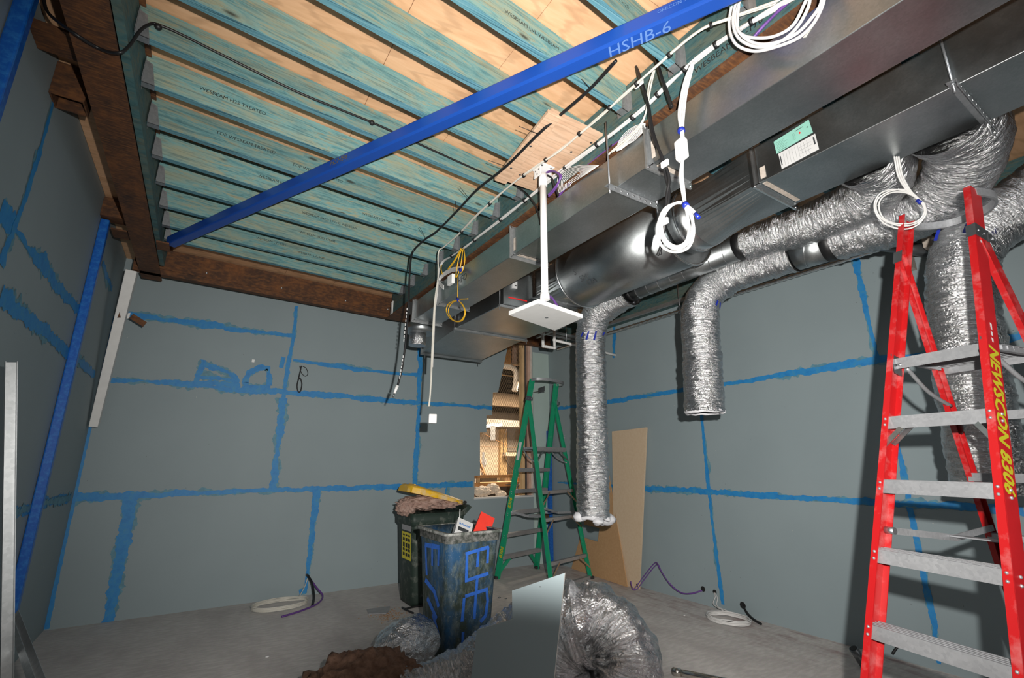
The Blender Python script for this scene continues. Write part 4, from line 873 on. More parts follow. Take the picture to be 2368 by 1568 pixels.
# ------------------------------------------------------------------ platform ladders
def ladder(lab, cx, cy, th, lean, wb, tp, zh, sp, steps, plat, ztop, rear_steps, col, web, parts):
    u = V((math.cos(th), math.sin(th), 0)); v = V((-math.sin(th), math.cos(th), 0)); Z = V((0, 0, 1)); c = V((cx, cy, 0))
    s_l = lean
    def fr(s, z): return c + v * lean * z + u * s * (wb - tp * z) + Z * z
    def re(s, z): return c + v * (lean * zh + sp * (zh - z)) + u * s * (wb - tp * z + .005) + Z * z
    back = v if sp > 0 else -v                                  # towards the rear legs
    t = thing('platform_ladder', lab, 'ladder', (cx, cy, 0))
    for s in (-1, 1):
        mb = MB(); a, b = fr(s, .0), fr(s, ztop); d = (b - a).normalized()
        # C rail: web faces sideways, flanges point inwards
        for (w0, w1, h0, h1) in ((0, .004, -.042, .042), (.004, .030, .038, .042), (.004, .030, -.042, -.038)):
            o = a - u * s * w0 * -1 * -1; 
            p = a - u * (s * w0) ; q = -u * s * (w1 - w0)
            hv = d.cross(u).normalized()
            if hv.dot(back) < 0: hv = -hv
            mb.obox(p + hv * h0, q, hv * (h1 - h0), b - a)
        mb.mi = 1
        mb.obox(a + u * s * .0006 - hv * .040, u * s * .0006, hv * .080, b - a)
        r = mb.build('front_rail', [col, web], t)
        for z in steps:
            p = fr(s, z - .02)
            for dz in (0, -.03):
                mb = MB(); mb.ball(p + d * dz - hv * .0425 - u * s * .016, .0065, 8); mb.build('rivet', 'aluminium', r)
                mb = MB(); mb.ball(p + d * dz + u * s * .0015, .007, 8); mb.build('rivet', 'aluminium', r)
        mb = MB(); a2, b2 = re(s, .0), re(s, zh + .03); d2 = (b2 - a2).normalized(); hv2 = d2.cross(u).normalized()
        if hv2.dot(back) < 0: hv2 = -hv2
        u_in = -u * s
        mb.obox(a2 + u_in * 0 - hv2 * .028, u_in * .004, hv2 * .056, b2 - a2); mb.obox(a2 + u_in * .004 + hv2 * .024, u_in * .022, hv2 * .004, b2 - a2); mb.obox(a2 + u_in * .004 - hv2 * .028, u_in * .022, hv2 * .004, b2 - a2)
        r2 = mb.build('rear_rail', [col], t)
        for nm, o in (('front', a), ('rear', a2)):
            mb = MB(); mb.box(o.x - .035, o.x + .035, o.y - .035, o.y + .035, 0, .035); mb.build('foot', 'rubber', r if nm == 'front' else r2, bevel=.006)
        # hinge bracket
        h = fr(s, zh); k = re(s, zh)
        mb = MB(); mb.obox(h + u * s * .003 - hv * .05 - d * .035, u * s * .004, hv * .10, d * .07); mb.obox(h - u * s * .034 - hv * .047 - d * .035, u * s * .04, hv * .003, d * .07); mb.obox(h + u * s * .007 + hv * .04 - d * .03, u * s * .003, hv * .055, d * .05)
        hb = mb.build('hinge_bracket', 'steel_dark', t)
        for e in (-.025, .015): mb = MB(); mb.cyl(h + hv * e + u * s * .006, h + hv * e + u * s * .010, .006, 10); mb.build('rivet', 'zinc', hb)
        mb = MB(); mb.cyl(h + hv * .075 + u * s * .008, h + hv * .075 + u * s * .016, .010, 12); mb.build('rivet', 'zinc', hb)
    # steps of the front frame
    for z in steps:
        a, b = fr(-1, z), fr(1, z); L = (b - a); i_ = u * .006
        mb = MB(); W = .085
        o = a + i_ - back * .040
        L2 = u * (L.length - .012)
        mb.obox(o - Z * .0, L2, back * W, Z * .003); mb.obox(o - Z * .055, L2, back * .003, Z * .055); mb.obox(o + back * (W - .003) - Z * .045, L2, back * .003, Z * .045)
        for k in range(4): mb.obox(o + back * (.012 + .02 * k) + Z * .003, L2, back * .007, Z * .0025)
        st = mb.build('step', 'aluminium', t)
        if z in parts.get('braced', ()):
            for s in (-1, 1):
                mb = MB(); e = a.lerp(b, .5 + s * .30); f = fr(s, z - .13) - u * s * .014
                for w in (-.03, .03): mb.bar(e + back * w - Z * .035, f + back * w, .022, .004, back)
                mb.build('knee_brace', 'galvanised_bright', st)
    if parts.get('gusset'):
        for s in (-1, 1):
            a = fr(s, .06) - u * s * .012; b = fr(s, .25).lerp(fr(-s, .25), .24)
            mb = MB(); mb.bar(a, b, .05, .02, back); mb.build('gusset', col, t)
    # platform
    a, b = fr(-1, plat), fr(1, plat); D = parts['depth']
    mb = MB(); w = (b - a).length; o = a + u * .012 - back * .02
    L2 = u * (w - .024)
    mb.obox(o, L2, back * D, Z * .004); mb.obox(o - Z * .05, L2, back * .003, Z * .05); mb.obox(o + back * D - Z * .05, L2, back * .003, Z * .055)
    k = 9
    for i in range(k): mb.obox(o + back * (D * (i + .5) / k) - Z * .018, L2, back * .003, Z * .018)
    pl = mb.build('platform', 'aluminium', t)
    for s in (-1, 1):
        mb = MB(); e = fr(s, plat - .01) + back * .05 - u * s * .03; f = re(s, plat - .22) - u * s * .018
        mb.tube(spline([e + Z * -.03, e.lerp(f, .45) - Z * .05, f], 6), .010, 8); mb.bar(e + back * .02, re(s, plat - .02) - u * s * .02, .02, .025); mb.build('platform_stay', 'aluminium', pl)
        mb = MB(); p = fr(s, plat - .03) - u * s * .020; mb.obox(p - hv * .03 - Z * .05, -u * s * .004, hv * .06, Z * .10); mb.cyl(p, p - u * s * .03, .012, 12); mb.build('pivot', 'steel_dark', pl)
    # rear braces
    for z in rear_steps:
        a, b = re(-1, z), re(1, z); w = (b - a).length
        mb = MB(); o = a + u * .006 - back * .025; L2 = u * (w - .012); mb.obox(o, L2, back * .05, Z * .003); mb.obox(o - Z * .04, L2, back * .003, Z * .04); mb.obox(o + back * .047 - Z * .04, L2, back * .003, Z * .04)
        rb = mb.build('rear_bar', 'aluminium', t)
        if parts.get('rear_knee'):
            for s in (-1, 1):
                mb = MB(); e = a.lerp(b, .5 + s * .26) + back * .03 - Z * .02; f = re(s, z - .17) - u * s * .014 + back * .03; mb.bar(e, f, .024, .005, back); mb.build('knee_brace', 'galvanised_bright', rb)
        else:
            for s in (-1, 1):
                mb = MB(); e = a.lerp(b, .5 + s * .36) - Z * .02; f = re(s, z - .09) - u * s * .016; mb.bar(e, f, .03, .005, back); mb.build('knee_brace', 'galvanised_bright', rb)
    # spreader
    z = parts['spread']
    for s in (-1, 1):
        mb = MB(); a = fr(s, z) - u * s * .03 + back * .03; b = re(s, z - .02) - u * s * .03; m = a.lerp(b, .5) - Z * .035 - u * s * .04
        mb.bar(a, m, .006, .03); mb.bar(m, b, .006, .03); sp_ = mb.build('spreader', 'aluminium', t)
        mb = MB(); mb.cyl(a - u * .02, a + u * .02, .016, 12); mb.build('spreader_pin', 'zinc', sp_)
    mb = MB(); a = (fr(-1, z) + re(-1, z)) / 2 + u * .07; b = (fr(1, z) + re(1, z)) / 2 - u * .07; mb.bar(a - Z * .035, b - Z * .035, .05, .006); mb.build('spreader_plate', 'aluminium', t)
    # hoop at the top
    a, b = fr(-1, ztop - .015), fr(1, ztop - .015); q = back * (-1 if parts['hoop'] < 0 else 1) * abs(parts['hoop'])
    mb = MB(); pts = spline([a + q * .0, a + q * .55 - u * .01, a.lerp(b, .2) + q, a.lerp(b, .5) + q * 1.08, a.lerp(b, .8) + q, b + q * .55 + u * .01, b], 8)
    for i in range(len(pts) - 1): mb.bar(pts[i], pts[i + 1] + (pts[i + 1] - pts[i]) * .05, .012, .042)
    mb.build('top_hoop', 'aluminium', t)
    return t, fr, re, u, v, hv
# the red ladder: its near right rail carries the lettering
# parameters fitted to the photo
t, fr, re, u, v, hv = ladder('tall red fibreglass platform ladder with aluminium steps in front of the right wall', 2.251, .926, math.radians(77.3), -.338, .304, .046, 2.68, -.244,
    [.3, .6, .9, 1.2, 1.5, 1.8], 2.1, 2.95, [.33, .63, .93, 1.23, 1.53, 1.83], 'red_fibreglass', 'red_web', {'braced': (1.8,), 'depth': .40, 'spread': 1.28, 'hoop': .26})
mb = MB(); d = (fr(-1, 2.9) - fr(-1, 0)).normalized(); ob = fr(-1, 2.08) - u * .0022
hb_ = d.cross(u).normalized()
text_into(mb, 'NEWSCON 8306', .088, ob - hb_ * .034 * (1 if hb_.dot(v) < 0 else -1) * 0 + (hb_ * -.034 if (-d).cross(hb_).dot(-u) > 0 else hb_ * .034), -d, hb_ if (-d).cross(hb_).dot(-u) > 0 else -hb_, 0, .25, .003)
mb.build('rail_lettering', 'yellow_lettering', t)
mb = MB()
for z, w in ((2.16, .03), (2.13, .02), (2.62, .012), (2.1, .018)):
    p = fr(-1, z) - u * .0022; mb.prism([p, p + d * w, p + d * w * 1.1 + hb_ * .012, p + hb_ * .008], -u * .0006)
mb.build('paint_spatter', 'label_white', t)
t, fr, re, u, v, hv = ladder('green fibreglass platform ladder standing by the opening in the back wall', 4.215, 6.40, math.radians(15.5), -.20, .455, .05, 2.513, -.188,
    [.3, .6, .9, 1.2, 1.5], 1.8, 2.80, [.04, .32, .85, 1.2, 1.78], 'green_fibreglass', 'green_fibreglass', {'gusset': True, 'depth': .34, 'spread': .90, 'hoop': .20, 'rear_knee': True})
mb = MB(); d = (fr(-1, 2.5) - fr(-1, 0)).normalized()
for z0 in (.95, .28):
    p = fr(-1, z0) - u * .0022 - V((0, 0, 0))
    hb_ = d.cross(u).normalized()
    text_into(mb, '8306', .075, p + hb_ * (-.03 if (d).cross(hb_).dot(-u) > 0 else .03), d, hb_ if d.cross(hb_).dot(-u) > 0 else -hb_, 0, .2, .003)
mb.build('rail_lettering', 'yellow_lettering', t)
mb = MB(); p = re(1, 1.95) + v * -.029; text_into(mb, 'G', .06, p - u * .02, u, d, 0); mb.build('rail_mark', 'label_white', t)
mb = MB(); p = fr(-1, 1.62); mb.obox(p - u * .0024 - v * .03, -u * .0005, v * .05, (d * .26)); mb.build('rail_label', 'label_white', t)
# ------------------------------------------------------------------ wheelie bins
def rr(cx, cy, hx, hy, r, n=5):
    out = []
    for sx, sy, a0 in ((1, 1, 0), (-1, 1, PI / 2), (-1, -1, PI), (1, -1, 1.5 * PI)):
        for k in range(n + 1):
            a = a0 + PI / 2 * k / n; out.append((cx + sx * (hx - r) + r * math.cos(a), cy + sy * (hy - r) + r * math.sin(a)))
    return out
def shell(mb, loops, cap0=True, cap1=False):
    rings = [[mb.bm.verts.new((x, y, z)) for x, y in lp] for lp, z in loops]; n = len(rings[0])
    for A, B in zip(rings, rings[1:]):
        for k in range(n): mb.face([A[k], A[(k + 1) % n], B[(k + 1) % n], B[k]], True)
    if cap0: mb.face(rings[0][::-1])
    if cap1: mb.face(rings[-1])
def bin_body(mb, cx, cy, hx, hy, z1):
    shell(mb, [(rr(cx, cy, hx * .80, hy * .78, .07), .0), (rr(cx, cy, hx * .82, hy * .80, .07), .04), (rr(cx, cy, hx * .95, hy * .95, .06), z1 - .16), (rr(cx, cy, hx * .97, hy * .97, .05), z1 - .06),
               (rr(cx, cy, hx * .935, hy * .945, .045), z1 - .002), (rr(cx, cy, hx * .90, hy * .92, .05), z1 - .2), (rr(cx, cy, hx * .76, hy * .75, .06), .06)], True, True)
def bin_rim(mb, cx, cy, hx, hy, z1, lip=.085):
    shell(mb, [(rr(cx, cy, hx * .965, hy * .965, .05), z1 - lip), (rr(cx, cy, hx * 1.0, hy * 1.0, .05), z1 - lip), (rr(cx, cy, hx * 1.01, hy * 1.01, .05), z1 - .018), (rr(cx, cy, hx * 1.08, hy * 1.06, .05), z1 - .022), (rr(cx, cy, hx * 1.08, hy * 1.06, .05), z1), (rr(cx, cy, hx * .94, hy * .95, .045), z1 + .001), (rr(cx, cy, hx * .935, hy * .945, .045), z1 - .03)], False)
# near bin, sprayed blue
CX, CY, HX, HY, ZT = 2.13, 4.225, .265, .32, 1.0
t = thing('wheelie_bin', 'dusty green wheelie bin sprayed blue, without a lid, red and white boxes inside', 'bin', (CX, CY, 0), 'wheelie bins')
mb = MB(); bin_body(mb, CX, CY, HX, HY, ZT); mb.build('body', 'bin_blue', t)
mb = MB(); bin_rim(mb, CX, CY, HX, HY, ZT); mb.build('rim', 'bin_dust', t)
mb = MB()
for y in (CY - .13, CY + .13): mb.box(CX + HX * 1.0, CX + HX * 1.0 + .07, y - .02, y + .02, ZT - .06, ZT - .01)
mb.cyl((CX + HX + .055, CY - .2, ZT - .035), (CX + HX + .055, CY + .2, ZT - .035), .016, 14); mb.build('handle', 'bin_dust', t)
for y in (CY - .17, CY + .17):
    mb = MB(); mb.cyl((CX + HX * .85 - .02, y - .025, .10), (CX + HX * .85 - .02, y + .025, .10), .1, 28); mb.build('wheel', 'rubber', t)
# sprayed letters on its front (towards the camera) and on its left side
def fy(z): return CY - HY * (.80 + .15 * (z - .04) / (ZT - .20)) - .0025
def fx(z): return CX - HX * (.82 + .13 * (z - .04) / (ZT - .20)) - .0025
mb = MB()
def spray(pts, w): stroke(mb, [V((CX + x, fy(z), z)) for x, z in pts], w, (0, -1, .1), off=.002, rag=.12, step=.02, seed=len(pts) + pts[0][0])
E_ = [[(-.085, .825), (.145, .86)], [(-.07, .83), (-.065, .60)], [(.04, .84), (.035, .71)], [(.135, .86), (.135, .73)], [(-.075, .61), (.15, .645)], [(.04, .63), (.035, .50)], [(-.07, .49), (.15, .52)], [(-.075, .48), (-.085, .30)], [(.035, .50), (.03, .30)], [(.14, .52), (.155, .42), (.14, .31), (.09, .27)], [(-.07, .22), (-.07, .14)], [(.10, .24), (.10, .12)]]
for s_ in E_: spray(s_, .034)
mb.build('sprayed_lettering', 'bin_spray', t)
mb = MB()
def spray2(pts, w): stroke(mb, [V((fx(z), CY + y, z)) for y, z in pts], w, (-1, 0, .1), off=.002, rag=.15, step=.02, seed=pts[0][1])
for s_ in ([(.17, .85), (-.15, .87)], [(.15, .85), (.12, .60)], [(0, .86), (.0, .70)], [(-.14, .87), (-.13, .72)], [(.15, .56), (-.05, .50), (-.14, .40)], [(.10, .42), (-.10, .30)], [(-.02, .32), (-.15, .18)]): spray2(s_, .05)
mb.build('sprayed_lettering', 'bin_spray', t)
# contents
mb = MB(); o = V((CX - .06, CY + .02, .90)); a_ = V((.16, .10, .21)).normalized(); b_ = V((.62, -.30, -.36)).normalized(); b_ = (b_ - a_ * a_.dot(b_)).normalized(); c_ = a_.cross(b_)
mb.obox(V((2.165, 4.10, .86)), a_ * .36, b_ * .145, c_ * .05); tag(mb.build('cardboard_box', 'red_card'), 'bright red cardboard box sticking out of the blue sprayed bin', 'box')
t2 = thing('cardboard_box', 'white printed cardboard box lying in the top of the blue sprayed bin', 'box', (2.05, 4.25, .84)); a_ = V((.12, .17, .11)).normalized(); b_ = V((.70, -.25, -.30)).normalized(); b_ = (b_ - a_ * a_.dot(b_)).normalized(); c_ = a_.cross(b_)
o = V((1.985, 4.10, .915)); mb = MB(); mb.obox(o, a_ * .20, b_ * .15, -c_ * .11); mb.build('carton', 'white_plastic', t2)
fz = c_ if c_.z > 0 else -c_
mb = MB(); text_into(mb, 'knauf', .05, o + a_ * .115 + b_ * .02 - c_ * .1108, b_, a_, 0, 0, .001); mb.build('brand_print', 'print_blue', t2)
mb = MB(); mb.obox(o + b_ * .02 + a_ * .03 - c_ * .1106, a_ * .05, b_ * .10, -c_ * .0006); mb.build('print_block', 'print_grey', t2)
mb = MB(); mb.cyl((2.12, 4.20, .84), (2.135, 4.22, 1.16), .0045, 8); tag(mb.build('stick', 'white_plastic'), 'thin white rod standing up in the blue sprayed bin', 'rod')
mb = MB(); mb.box(CX - .22, CX + .22, CY - .27, CY + .27, .70, .72)
for k in range(14):
    x, y = CX + random.uniform(-.09, .02), CY + random.uniform(-.10, .02); a_ = V((random.uniform(-1, 1), random.uniform(-1, 1), random.uniform(-.2, .5))).normalized(); mb.obox((x, y, .74), a_ * .14, V((-a_.y, a_.x, 0)) * .10, V((0, 0, .03)))
tag(mb.build('rubbish', 'bin_dust'), 'loose dusty rubbish filling the blue sprayed bin', 'rubbish', kind='stuff')
# far bin with the yellow lid: hinge side to the right
CX, CY, HX, HY = 2.535, 5.83, .33, .27; ZT = 1.03
t = thing('wheelie_bin', 'dark green wheelie bin with a yellow lid propped on brown insulation, behind the blue one', 'bin', (CX, CY, 0), 'wheelie bins')
mb = MB(); bin_body(mb, CX, CY, HX, HY, ZT - .05); mb.build('body', 'bin_green', t)
mb = MB(); shell(mb, [(rr(CX, CY, HX * .97, HY * .97, .05), ZT - .17), (rr(CX, CY, HX * 1.03, HY * 1.03, .05), ZT - .15), (rr(CX, CY, HX * 1.05, HY * 1.05, .05), ZT - .03), (rr(CX, CY, HX * .94, HY * .94, .05), ZT - .03)], False); mb.prism([(CX + HX, CY - .22, ZT - .12), (CX + HX + .14, CY - .22, ZT + .01), (CX + HX + .10, CY - .22, ZT + .04), (CX + HX, CY - .22, ZT - .03)], (0, .44, 0)); mb.build('rim', 'bin_green', t)
for y in (CY - .14, CY + .14):
    mb = MB(); mb.cyl((CX + HX * .85, y - .025, .10), (CX + HX * .85, y + .025, .10), .1, 28); mb.build('wheel', 'rubber', t)
# lid: rests open a little, low at the hinge
h = V((CX + HX + .10, CY, ZT + .05)); lf = V((CX - HX - .04, CY, ZT + .235)); d = (lf - h); w_ = V((0, 1, 0)); up = d.cross(w_).normalized(); up = up if up.z > 0 else -up
mb = MB(); sec = [(0, .05, .0), (.12, .20, .0), (.3, .26, .015), (.6, .285, .03), (.85, .27, .045), (.96, .22, .04), (1.0, .15, .02)]
top = [[mb.bm.verts.new(h + d * f + w_ * y + up * (e + .035 * (1 - (2 * y / (2 * hw)) ** 4) )) for y in [hw * k / 4 for k in range(-4, 5)]] for f, hw, e in sec]
bot = [[mb.bm.verts.new(h + d * f + w_ * y - up * .02) for y in [hw * k / 4 for k in range(-4, 5)]] for f, hw, e in sec]
for R_ in (top, bot):
    for A, B in zip(R_, R_[1:]):
        for k in range(8): mb.face([A[k], A[k + 1], B[k + 1], B[k]], True)
for A, B, Cc, D_ in zip(top, top[1:], bot, bot[1:]):
    mb.face([A[0], B[0], D_[0], Cc[0]]); mb.face([A[-1], B[-1], D_[-1], Cc[-1]])
for k in range(8): mb.face([top[0][k], top[0][k + 1], bot[0][k + 1], bot[0][k]]); mb.face([top[-1][k], top[-1][k + 1], bot[-1][k + 1], bot[-1][k]])
ld = mb.build('lid', 'lid_yellow', t)
mb = MB(); mb.obox(h + d * .86 - w_ * .09 + up * .075, d * .03, w_ * .18, up * .012); mb.build('lid_grip', 'lid_yellow', ld)
mb = MB()
for y in (-.10, .10): mb.cyl(h + w_ * (y - .012) + up * .01, h + w_ * (y + .012) + up * .01, .02, 14)
mb.build('hinge_pin', 'print_black', ld)
# yellow sticker on its front
mb = MB(); x0 = CX - HX * .93 - .012
def fx2(z): return CX - HX * (.82 + .13 * (z - .04) / (ZT - .25)) - .003
q = [V((fx2(.48), CY - .19, .48)), V((fx2(.48), CY + .10, .48)), V((fx2(.78), CY + .10, .78)), V((fx2(.78), CY - .19, .78))]
mb.prism(q, (-.001, 0, 0)); st = mb.build('warning_sticker', 'label_yellow', t)
mb = MB()
for k, (z, hgt) in enumerate(((.755, .018), (.715, .034), (.66, .05), (.60, .03), (.55, .035))):
    for j in range(3):
        y = CY - .17 + .085 * j; mb.quad((fx2(z) - .002, y, z), (fx2(z) - .002, y + .06, z), (fx2(z - hgt) - .002, y + .06, z - hgt), (fx2(z - hgt) - .002, y, z - hgt))
mb.build('sticker_printing', 'print_black', st)
q = [V((fx2(.80), CY - .19, .80)), V((fx2(.80), CY + .10, .80)), V((fx2(.87), CY + .10, .87)), V((fx2(.87), CY - .19, .87))]
mb = MB(); mb.prism(q, (-.001, 0, 0)); mb.build('grey_sticker', 'grey_card', t)
# fluffy lumps
def fluff(name, lab, mat, blobs, seed, amp=.03, cat='insulation'):
    mb = MB()
    for c, r, sc in blobs:
        ret = bmesh.ops.create_icosphere(mb.bm, subdivisions=5, radius=1, matrix=Matrix.Identity(4))
        for q in ret['verts']:
            n_ = q.co.copy(); k = 1 + .28 * nz(n_.x * 2.3 + seed, n_.y * 2.3, n_.z * 2.3 + c[0]) + .16 * nz(n_.x * 6 + seed, n_.y * 6, n_.z * 6) + .09 * nz(n_.x * 15 + seed, n_.y * 15, n_.z * 15) + .05 * nz(n_.x * 34, n_.y * 34 + seed, n_.z * 34)
            q.co = V(c) + V((n_.x * r * sc[0], n_.y * r * sc[1], n_.z * r * sc[2])) * k
            q.co.z = max(q.co.z, .004)
    o = mb.build(name, mat)
    for p in o.data.polygons: p.use_smooth = True
    return tag(o, lab, cat)
fluff('insulation_batt', 'pinkish brown insulation wool squeezed out under the yellow bin lid', 'insulation_pink', [((CX - .10, CY - .02, ZT + .075), .26, (1.2, .95, .33)), ((CX - .36, CY - .12, ZT + .035), .12, (.95, .9, .75)), ((CX + .12, CY - .05, ZT + .05), .2, (1.1, 1.1, .28))], 3)
fluff('insulation_batt', 'heap of dark brown insulation wool on the floor in the foreground', 'insulation_brown', [((1.08, 3.42, .14), .40, (1.0, .8, .62)), ((1.34, 3.38, .10), .27, (1.0, .8, .62)), ((.86, 3.30, .10), .27, (1, .9, .6)), ((1.12, 3.52, .26), .19, (1.2, .9, .6)), ((1.50, 3.50, .06), .17, (1.1, .8, .5))], 8)

# ------------------------------------------------------------------ sheets and clutter on the floor
def leaning(name, lab, mat, pts, thick, cat):
    pts = [V(p) for p in pts]; n_ = (pts[1] - pts[0]).cross(pts[2] - pts[0]).normalized()
    if n_.x > 0: n_ = -n_
    mb = MB(); mb.prism(pts, -n_ * thick); o = mb.build(name, mat); return tag(o, lab, cat)
b0 = V((5.035, 4.80, .002)); b1 = V((5.035, 5.24, .002)); top = V((.075, 0, 2.05))
leaning('fibreboard_sheet', 'tall pale fibreboard sheet leaning on the right wall behind the hanging foil duct', 'mdf_pale', [b0, b1, b1 + top + V((0, -.02, -.02)), b0 + top + V((0, -.24, 0))], .028, 'board')
BN = V((1, -.09, -.055)).normalized(); BP = V((4.985, 4.8, 0))
def onb(px, py):                     # plane leaning on the pale sheet
    v = CR * (px - 1184) + CU * (784 - py) + CF * FPX; return CO + v * ((BP - CO).dot(BN) / v.dot(BN))
mb = MB(); a_ = [onb(*p) for p in ((1452, 1376), (1322, 1344), (1342, 1241), (1382, 1253), (1386, 1221), (1350, 1213), (1356, 1168), (1405, 1082))]
for p in a_: p.z = max(p.z, .002)
mb.prism(a_, BN * .012); tag(mb.build('fibreboard_sheet', 'mdf_tan'), 'tan hardboard offcut with a notch leaning in front of the pale sheet', 'board')
# grey plasterboard offcut in the foreground, leaning on the foil coil
def onp(px, py):
    v = CR * (px - 1184) + CU * (784 - py) + CF * FPX; n_ = V((-.80, -.60, .12)).normalized(); p0 = CO + (CR * 20 + CU * -700 + CF * FPX) * (2.10 / FPX); t_ = (p0 - CO).dot(n_) / v.dot(n_); return CO + v * t_
t = thing('plasterboard_offcut', 'dark grey plasterboard offcut with a stepped edge standing in front of the foil coil', 'board', tuple(onp(1190, 1568)))
a_ = [onp(*p) for p in ((1274, 1640), (1306, 1325), (1184, 1366), (1185, 1432), (1103, 1457), (1080, 1640))]
n_ = (a_[1] - a_[0]).cross(a_[2] - a_[0]).normalized(); n_ = n_ if n_.y > 0 else -n_
mb = MB(); mb.prism(a_, n_ * .012); 
for f in mb.bm.faces:
    if len(f.verts) == 4: f.material_index = 1
mb.build('sheet', ['plasterboard', 'plaster_core'], t)
# big coil of foil duct in the foreground
t = thing('flexible_duct', 'big coil of foil flexible duct with a long tail in the foreground', 'flexible duct', (1.75, 2.6, 0), 'foil flexible ducts')
dc = V((.57, .75, -.28)).normalized(); sdv = dc.cross(V((0, 0, 1))).normalized(); upv = sdv.cross(dc).normalized()
cc = CO + (CR * (1352 - 1184) + CU * (784 - 1540) + CF * FPX) * (2.42 / FPX); R0 = .195
path = [P(915, 1620, z=.155), P(965, 1600, z=.16), P(1030, 1578, z=.17), P(1095, 1543, z=.22), P(1160, 1490, z=.32), P(1222, 1448, z=.42)]
for k in range(0, 15):
    a = math.radians(125 - k * 28); path.append(cc + sdv * (R0 * math.cos(a)) + upv * (R0 * math.sin(a)) + dc * (.08 - .022 * k))
mb = MB(); foil_tube(mb, path, .19, 77, n=10, seg=72, amp=.019, rr=lambda f: .76 + .24 * min(1, f * 2.6)); mb.build('foil_sleeve', 'foil', t)
for p in (): pass
# silver foil bag
mb = MB(); ret = bmesh.ops.create_icosphere(mb.bm, subdivisions=5, radius=1)
for q in ret['verts']:
    n_ = q.co.copy(); k = 1 + .10 * nz(n_.x * 2, n_.y * 2, n_.z * 2) + .05 * nz(n_.x * 6, n_.y * 6, n_.z * 6) + .03 * nz(n_.x * 16, n_.y * 5, n_.z * 16)
    e = V((n_.x * .31, n_.y * .20, n_.z * .20)) * k; e.rotate(Matrix.Rotation(math.radians(25), 3, 'Z')); q.co = V((1.585, 3.98, .195)) + e; q.co.z = max(q.co.z, .003)
o = mb.build('insulated_duct_end', 'foil_bag'); tag(o, 'rounded silver foil wrapped duct end lying on the floor against the blue bin', 'duct')
for p in o.data.polygons: p.use_smooth = True
# chrome pipe, dark tube end
t = thing('steel_pipe', 'shiny steel pipe lying on the floor at the bottom edge', 'pipe', (3.4, 2.75, .03)); a, b = V((3.31, 2.86, .028)), V((3.62, 2.30, .028)); mb = MB(); mb.cyl(a, b, .024, 24); mb.build('tube', 'chrome_pipe', t)
mb = MB(); mb.cyl(a.lerp(b, .01), a.lerp(b, .10), .028, 24); mb.build('socket', 'chrome_pipe', t); mb = MB(); mb.cyl(a - (b - a).normalized() * .002, a - (b - a).normalized() * .0005, .02, 20); mb.build('bore', 'print_black', t)
t = thing('steel_pipe', 'dark pipe stub standing on the floor beside the foot of the red ladder', 'pipe', (4.70, 2.2, 0)); mb = MB(); a, b = V((4.73, 2.12, .0)), V((4.66, 2.16, .14)); mb.cyl(a, b, .035, 24); mb.build('tube', 'steel_dark', t); mb = MB(); mb.cyl(b + (b - a) * .004, b + (b - a) * .012, .029, 20); mb.build('bore', 'print_black', t)
# metal studs at the left edge
t = thing('metal_stud', 'long galvanised steel stud leaning against the left wall at the photo edge', 'stud', (-.6, 3.6, 0), 'metal studs')
a, b = P(13, 1600, y=3.42), P(24, 838, y=3.42); a = a + (a - b) * (a.z / max(.01, (b.z - a.z))); mb = MB(); mb.channel(a, b, .044, .03, .002, (.35, -.9, .1)); mb.build('channel', 'galvanised_stud', t)
a, b = P(24, 1440, z=.36), P(80, 1610, y=3.0); a = P(20, 1420, y=3.9); b = P(84, 1600, y=3.05); b.z = max(b.z, .03); mb = MB(); mb.channel(b, a, .05, .03, .002, (.6, -.6, .5)); tag(mb.build('metal_stud', 'galvanised_stud'), 'short galvanised steel stud propped low against the left wall', 'stud', 'metal studs')
# cable coils and tails on the floor
def floor_coil(lab, c, rx, ry, rot, mat, n_, r, seed):
    t = thing('cable_coil', lab, 'cable', c, 'cable coils on the floor')
    for k in range(n_):
        mb = MB(); f = 1 + .07 * nz(k * 3.1, seed); pts = []
        for i in range(20):
            a = 2 * PI * i / 20; x, y = rx * f * math.cos(a), ry * f * math.sin(a)
            pts.append(V((c[0] + x * math.cos(rot) - y * math.sin(rot) + .02 * nz(k, seed), c[1] + x * math.sin(rot) + y * math.cos(rot), .008 + .009 * k + .008 * (1 + nz(i * .5, k)))))
        mb.tube(spline(pts, 4, True), r, 6, closed=True, cap=False); mb.build('cable_loop', mat, t)
    return t
t = floor_coil('coil of cream cable with a purple tail lying below the back wall', (1.02, 6.42, 0), .29, .19, .1, 'cream_cable', 5, .006, 2)
mb = MB(); mb.tube(spline([(1.22, 6.5, .05), (1.30, 6.62, .14), (1.33, 6.66, .22)], 6), .006, 6); mb.build('lead', 'cream_cable', t)
t = thing('cable_tail', 'purple and black cable tails folded upright beside the cream coil by the back wall', 'cable', (1.33, 6.6, 0))
mb = MB(); mb.tube(spline([(1.34, 6.78, .235), (1.335, 6.66, .245), (1.37, 6.55, .17), (1.37, 6.40, .06), (1.33, 6.25, .01)], 8), .014, 8); mb.build('black_tail', 'black_cable', t)
mb = MB(); mb.tube(spline([(1.34, 6.66, .24), (1.42, 6.55, .13), (1.48, 6.45, .05), (1.40, 6.30, .015), (1.20, 6.12, .01), (.98, 6.0, .01)], 8), .010, 8); mb.build('purple_tail', 'purple_cable', t)
t = floor_coil('coil of white cable lying on the floor by the right wall under a blue joint', (4.84, 3.40, 0), .16, .21, .25, 'white_cable', 5, .0065, 5)
